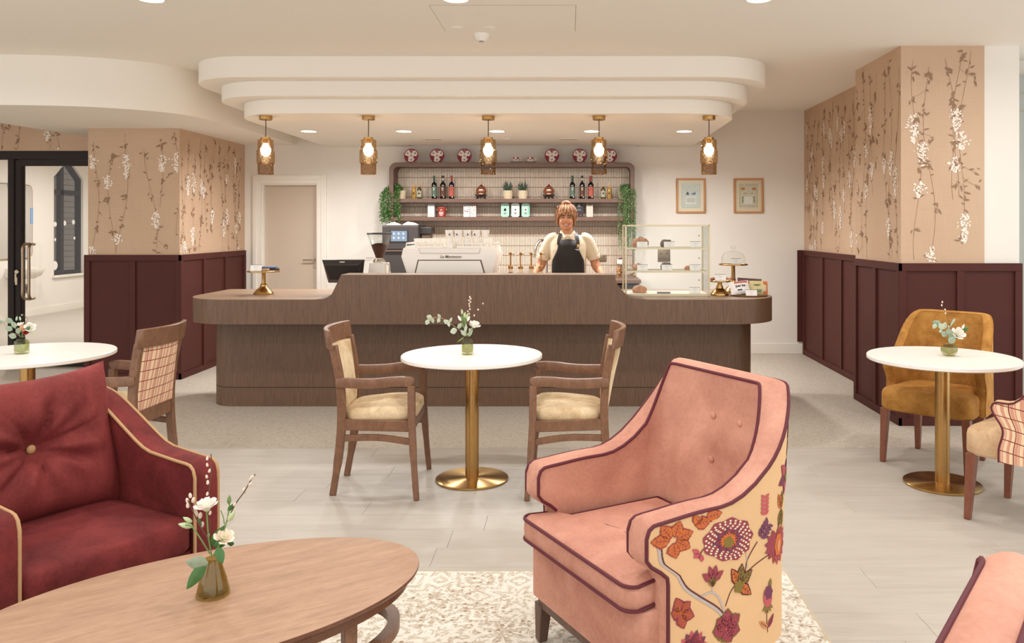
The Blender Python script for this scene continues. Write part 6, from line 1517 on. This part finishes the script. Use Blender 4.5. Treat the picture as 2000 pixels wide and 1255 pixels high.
for s in (-1, 1):
    g.ball((HX+s*.012, -.098, HZ+.080), (.009, .009, .008), 8, 6)
    g.ball((HX+s*.036, -.082, HZ+.075), (.026, .018, .020), 10, 8)          # cheeks
    g.ball((HX+s*.077, .0, HZ+.10), (.009, .018, .030), 10, 8)              # ears
g.ball((HX, -.088, HZ+.016), (.024, .014, .014), 10, 8)
# torso: (z, centre x, half width, front y, back y)
TR = [(.90, 0, .185, -.125, .115), (1.0, 0, .178, -.12, .105), (1.08, 0, .166, -.115, .095), (1.16, 0, .160, -.118, .09), (1.24, 0, .162, -.13, .09), (1.31, 0, .168, -.125, .09), (1.37, .0, .175, -.10, .085), (1.415, 0, .168, -.075, .075), (1.445, -.003, .115, -.055, .06), (1.462, -.008, .07, -.048, .055)]
def tring(r, gr=0, n=28):
    z, cx, w, yf, yb = r; cy, ry = (yf+yb)/2, (yb-yf)/2+gr; out = []
    for i in range(n):
        a = 2*math.pi*i/n; c, s = math.cos(a), math.sin(a); k = 1/(abs(c)**2.5+abs(s)**2.5)**(1/2.5)
        out.append((cx+(w+gr)*s*k, cy-ry*c*k, z))
    return out
g.grid([tring(r) for r in [(.78, 0, .15, -.09, .12)]+TR], True, True)
g.tube([(-.006, .018, 1.40), (-.012, .008, 1.46), (-.018, -.002, 1.53), (-.02, 0, 1.56)], [.064, .056, .053, .05], 18)
ARM = {}
for s in (-1, 1):
    sh, el, wr = Vector((s*.172+.006, .005, 1.40)), Vector((s*.268, .03, 1.155)), Vector((s*.335, -.20, 1.005))
    A = catmull([sh-Vector((s*.05, 0, -.01)), sh, sh.lerp(el, .5)+Vector((s*.012, 0, 0)), el, el.lerp(wr, .45)+Vector((s*.01, 0, .004)), wr], 5)
    n = len(A); rad = [lerp(.056, .044, i/(n*.6)) if i < n*.6 else lerp(.044, .026, (i-n*.6)/(n*.4)) for i in range(n)]
    g.tube(A, rad, 14); ARM[s] = A
    # hand resting on the counter: palm, four fingers, thumb
    pc = wr+Vector((s*.008, -.055, -.028)); g.ball(pc, (.042, .052, .017), 12, 8); g.tube([wr, wr.lerp(pc, .5)+Vector((0, 0, .004)), pc], [.026, .026, .02], 10)
    for k, L in enumerate((.062, .074, .070, .054)):
        b0 = pc+Vector(((k-1.5)*.020, -.042, .002)); d = Vector(((k-1.5)*.10, -1, 0)).normalized()
        g.tube([b0+Vector((0, .02, 0)), b0, b0+d*L*.4+Vector((0, 0, -.003)), b0+d*L*.75+Vector((0, 0, -.009)), b0+d*L+Vector((0, 0, -.016))], [.010, .0095, .009, .0085, .007], 8)
    b0 = pc+Vector((-s*.035, -.0, -.002)); g.tube([pc+Vector((-s*.015, .02, 0)), b0, b0+Vector((-s*.022, -.026, -.006)), b0+Vector((-s*.030, -.050, -.010))], [.013, .012, .010, .008], 8)
    g.tube(catmull([(s*.095, .0, .90), (s*.10, -.005, .72), (s*.098, -.012, .48), (s*.095, .01, .28), (s*.093, .02, .09)], 4), [.098, .096, .093, .088, .082, .075, .068, .060, .056, .055, .056, .056, .053, .048, .043, .04, .04], 14)
    g.tube([(s*.093, .045, .04), (s*.094, -.02, .038), (s*.098, -.10, .028), (s*.1, -.15, .024)], [.038, .04, .034, .022], 12)
body = g.build('body', 'skin', pr, fix=False)
md = body.modifiers.new('r', 'REMESH'); md.mode = 'VOXEL'; md.voxel_size = .0065; md.use_smooth_shade = True
sm = body.modifiers.new('s', 'SMOOTH'); sm.factor = .5; sm.iterations = 3
bake(body); body.data.materials.clear(); body.data.materials.append(MATS['skin'])
# polo shirt with short sleeves
g = G(); g.grid([tring(r, .013) for r in TR[:-1]]+[tring((1.458, -.006, .078, -.050, .062), .012)], True, True)
for s in (-1, 1):
    A = ARM[s]; k = 12
    g.tube(A[:k+1], [lerp(.068, .060, i/k) for i in range(k+1)], 16)
sh = g.build('shirt', 'shirt', pr, fix=False)
md = sh.modifiers.new('r', 'REMESH'); md.mode = 'VOXEL'; md.voxel_size = .008; md.use_smooth_shade = True
sm = sh.modifiers.new('s', 'SMOOTH'); sm.factor = .5; sm.iterations = 4
bake(sh); sh.data.materials.clear(); sh.data.materials.append(MATS['shirt'])
for s in (-1, 1):
    A = ARM[s]; G().tube([A[11], A[12]], [.0655, .065], 16).build('sleeve_cuff', 'shirt', sh)
    # collar wing
    rows = []
    for j in range(4):
        f = j/3; rows.append([(HX*.4+s*(lerp(.012, .062, u)+.018*f), lerp(-.094, -.010, u**.8)-.014*f, lerp(1.440, 1.498, u)-.030*f*(.5+.5*u)) for u in [i/8 for i in range(9)]])
    c = G().grid(rows).build('collar', 'shirt', sh, fix=False); so = c.modifiers.new('t', 'SOLIDIFY'); so.thickness = .004; bake(c)
# apron: bib over the front of the torso, skirt below, neck straps
def front_y(x, z):
    for a, b_ in zip(TR[:-1], TR[1:]):
        if a[0] <= z <= b_[0]: f = (z-a[0])/(b_[0]-a[0]); w, yf, yb = (lerp(a[i], b_[i], f) for i in (2, 3, 4)); break
    else: w, yf, yb = TR[0][2:]
    cy, ry = (yf+yb)/2, (yb-yf)/2+.013; q = min(.999, abs(x)/(w+.013)); return cy-ry*(1-q**2.5)**(1/2.5)-.009
rows = []
for j in range(22):
    z = lerp(.45, 1.392, j/21); hw = .10 if z > 1.34 else lerp(.10, .158, smooth(1.34-z, 0, .16)); hw = min(hw, .166)
    if z > 1.33: hw = .098
    row = []
    for i in range(21):
        u = i/10-1; x = u*hw; zz = z-(.018*math.cos(u*1.5)*0 if z < 1.3 else .0)+(.022*(1-u*u) if j == 21 else 0)
        y = front_y(x, max(z, .9))+(.006*math.sin(9*u+z*7)*smooth(1.25-z, 0, .3))
        row.append((x-.002, y, zz))
    rows.append(row)
ap = G().grid(rows).build('apron', 'apron', pr, fix=False, smooth=80); so = ap.modifiers.new('t', 'SOLIDIFY'); so.thickness = .004; bake(ap)
for s in (-1, 1):
    st = G().tube(catmull([(s*.092, front_y(.092, 1.365)-.003, 1.36), (s*.088, -.096, 1.41), (s*.078, -.062, 1.452), (s*.068, .0, 1.478), (s*.05, .05, 1.47)], 5), 1, flat=(.034, .004, (0, -.6, .8))).build('strap', 'apron_strap', ap)
G().box(-.012, 0, -.012, .012, .004, .012).build('buckle', 'brass', ap, loc=(.095, front_y(.095, 1.35)-.006, 1.352))
lg = thing_ = G().prism([(.0, .0), (.0035, .006), (.0, .012), (-.0035, .006)], 0, .001, tf=XZ).box(-.022, 0, -.012, .022, .001, -.007).box(-.018, 0, -.019, .018, .001, -.016).build('printed_logo', 'apron_print', ap, loc=(.085, front_y(.085, 1.325)-.0055, 1.325)); tag(lg, kind='stuff')
# trousers and shoes
for s in (-1, 1):
    G().tube(catmull([(s*.085, .0, .97), (s*.10, -.005, .72), (s*.098, -.012, .48), (s*.095, .01, .28), (s*.093, .02, .06)], 4), [.115, .112, .108, .102, .096, .089, .082, .074, .07, .07, .07, .07, .069, .067, .065, .065, .065], 16).build('trouser_leg', 'trousers', pr)
    G().tube(catmull([(s*.093, .075, .045), (s*.094, -.02, .05), (s*.098, -.11, .036), (s*.1, -.175, .03)], 4), [.03, .044, .05, .052, .05, .049, .047, .045, .042, .04, .035, .028, .02][:13], 14).build('shoe', 'shoe', pr)
# face
for s in (-1, 1):
    ex_, ez_ = HX+s*.031, HZ+.112
    ey = G().ball((ex_, -.0845, ez_), (.0125, .006, .0052), 14, 8).build('eye', 'eye_white', pr)
    G().ball((ex_, -.0895, ez_-.0005), (.0048, .0025, .0048), 10, 8).build('iris', 'iris', ey)
    G().tube(catmull([(ex_-.014, -.0865, ez_-.001), (ex_-.006, -.0915, ez_+.0055), (ex_+.006, -.0915, ez_+.0055), (ex_+.014, -.0865, ez_-.001)], 4), .0026, 6).build('lash_line', 'iris', ey)
    G().tube(catmull([(HX+s*.014, -.092, ez_+.018), (HX+s*.032, -.092, ez_+.024), (HX+s*.050, -.083, ez_+.016)], 4), [.003, .004, .004, .004, .004, .0036, .0032, .0026, .0016], 6).build('eyebrow', 'brow', pr)
up_ = catmull([(HX-.036, -.088, HZ+.060), (HX-.015, -.101, HZ+.0505), (HX, -.104, HZ+.0495), (HX+.015, -.101, HZ+.0505), (HX+.036, -.088, HZ+.060)], 4)
lo_ = catmull([(HX-.036, -.088, HZ+.060), (HX-.015, -.100, HZ+.039), (HX, -.103, HZ+.035), (HX+.015, -.100, HZ+.039), (HX+.036, -.088, HZ+.060)], 4)
mo = G().tube(up_, .0028, 6).build('upper_lip', 'lips', pr); G().tube(lo_, .0036, 6).build('lower_lip', 'lips', pr)
G().grid([[tuple(p) for p in up_], [tuple(a.lerp(b_, .72)) for a, b_ in zip(up_, lo_)]]).build('teeth', 'teeth', pr, fix=False)
# hair: cap with a hairline, swept fringe, side locks, bun
rows = []
for j in range(15):
    f = j/14; row = []
    for i in range(37):
        th = 2*math.pi*i/36; fr = max(0, math.cos(th)); sd = abs(math.sin(th))
        low = .158*fr**.5 if fr > 0 else 0
        low = lerp(low, .06, sd**6) if fr > 0 else lerp(.06, -.0, smooth(-math.cos(th)))
        z = lerp(low, .231, f); gr = .012+.006*math.sin(math.pi*f)
        p = hpt(min(z, .231), th, 1.0, gr*(1 if f < .98 else .6)); row.append((p[0], p[1], p[2]+.014*f))
    rows.append(row)
hr = G().grid(rows, False, False).build('hair', 'hair', pr, smooth=80)
so = hr.modifiers.new('t', 'SOLIDIFY'); so.thickness = .006; so.offset = -1; bake(hr)
G().ball((HX, .0, HZ+.252), (.047, .044, .032), 16, 10).build('bun', 'hair', hr)
g, g2 = G(), G(); rn = random.Random(4)
for k in range(44):
    s = -1 if k % 2 else 1; f = (k//2)/21
    x0 = s*lerp(.002, .05, f); z0 = .232-.02*f; x1 = s*lerp(.012, .074, f**.8); z1 = lerp(.148, .122, f)+rn.uniform(-.006, .006)
    P = [(HX+x0*.8, -.045, HZ+.235-.015*f), (HX+lerp(x0, x1, .4), -.084+.02*f, HZ+lerp(z0, z1, .35)), (HX+lerp(x0, x1, .75), -.100+.022*f*f, HZ+lerp(z0, z1, .7)), (HX+x1, -.098+.035*f*f, HZ+z1)]
    (g2 if k % 3 == 0 else g).tube(catmull(P, 3), [.006]*7+[.005, .004, .002][:3], 6)
tag(g.build('fringe', 'hair', hr), kind='stuff'); tag(g2.build('light_strands', 'hair_light', hr), kind='stuff')
gd, gl_ = G(), G()
for k in range(40):
    th = R(lerp(-150, 150, k/39)); zl = .165 if abs(th) < R(60) else lerp(.14, .05, smooth(abs(th), R(60), R(110)))
    P = [hpt(lerp(zl, .229, f), th*(1-.15*f), 1.0, .0175+.004*math.sin(k*1.7)) for f in (0, .25, .5, .75, .95)]
    P = [(p[0], p[1], p[2]+.013*i/4) for i, p in enumerate(P)]+[(HX+.03*math.sin(th), -.03*math.cos(th)+.0, HZ+.250)]
    (gl_ if k % 3 == 1 else gd).tube(catmull(P, 3), [.0045]*13+[.006, .006, .006], 5)
tag(gd.build('combed_strands', 'hair', hr), kind='stuff'); tag(gl_.build('light_strands', 'hair_light', hr), kind='stuff')
g = G()
for s in (-1, 1):
    for q in range(3): g.tube(catmull([(HX+s*(.068+.003*q), -.052+.02*q, HZ+.15), (HX+s*(.082+.002*q), -.05+.02*q, HZ+.11), (HX+s*(.083), -.046+.018*q, HZ+.07), (HX+s*.078, -.042+.018*q, HZ+.035+.02*q)], 4), [.008]*9+[.007, .006, .004, .002], 7)
tag(g.build('side_locks', 'hair', hr), kind='stuff')
# ------------------------------------------------------------------ recessed lights
M('lamp_ring', '#f2eee6', .4)
glow('lamp_lens', (1.0, .93, .84), 9.0)
def downlight(x, y, z, power, label, group, spread=165, r=.075):
    t_ = thing('downlight', label, 'ceiling light', (x, y, z), 0, group)
    G().lathe([(r, .0), (r+.014, -.001), (r+.012, -.006), (r, -.008)], 28, cap=False).build('ring', 'lamp_ring', t_)
    G().lathe([(r, -.002), (r, -.006), (r*.8, -.009), (.002, -.010)], 28, cap=False).build('lens', 'lamp_lens', t_)
    ld = bpy.data.lights.new('lamp', 'AREA'); ld.shape = 'DISK'; ld.size = r*2; ld.energy = power; ld.color = LIGHT_COL; ld.spread = R(spread)
    lo = bpy.data.objects.new('lamp', ld); COL.objects.link(lo); lo.parent = t_; lo.location = (0, 0, -.013)
    return t_
xs = (-2.62, -1.66, -.72, .235, 1.17)
for x, l in zip(xs, ('leftmost of the five lit downlights under the stepped canopy', 'second downlight from the left under the stepped canopy', 'middle downlight of five under the stepped canopy, behind the third pendant lamp', 'fourth downlight from the left under the stepped canopy', 'rightmost of the five lit downlights under the stepped canopy')):
    downlight(x, 8.27, 2.50, P_CANOPY, l, 'downlights under the canopy')
top = {-2.56: 'round ceiling downlight cut by the top of the photo, nearest the left wall', -.69: 'round ceiling downlight cut by the top of the photo, above the smoke detector', 1.17: 'round ceiling downlight cut by the top of the photo, nearest the right wall'}
for y in (5.02, 3.1, 1.2):  # nearer rows and outer columns are unseen, added to light the room
    for x in (-4.42, -2.56, -.69, 1.17, 3.03):
        downlight(x, y, 2.93, P_MAIN, top[x] if y == 5.02 and x in top else 'added unseen downlight in the ceiling over the seating area, outside the photo', 'recessed ceiling downlights')
for x, y in ((-7.6, 11.5), (-7.6, 14.0), (-5.8, 12.5), (-6.6, 16)):  # unseen lamps added to brighten the next room
    downlight(x, y, 2.93, P_SIDE, 'added unseen downlight lighting the room behind the glazed door', 'added downlights in the next room')
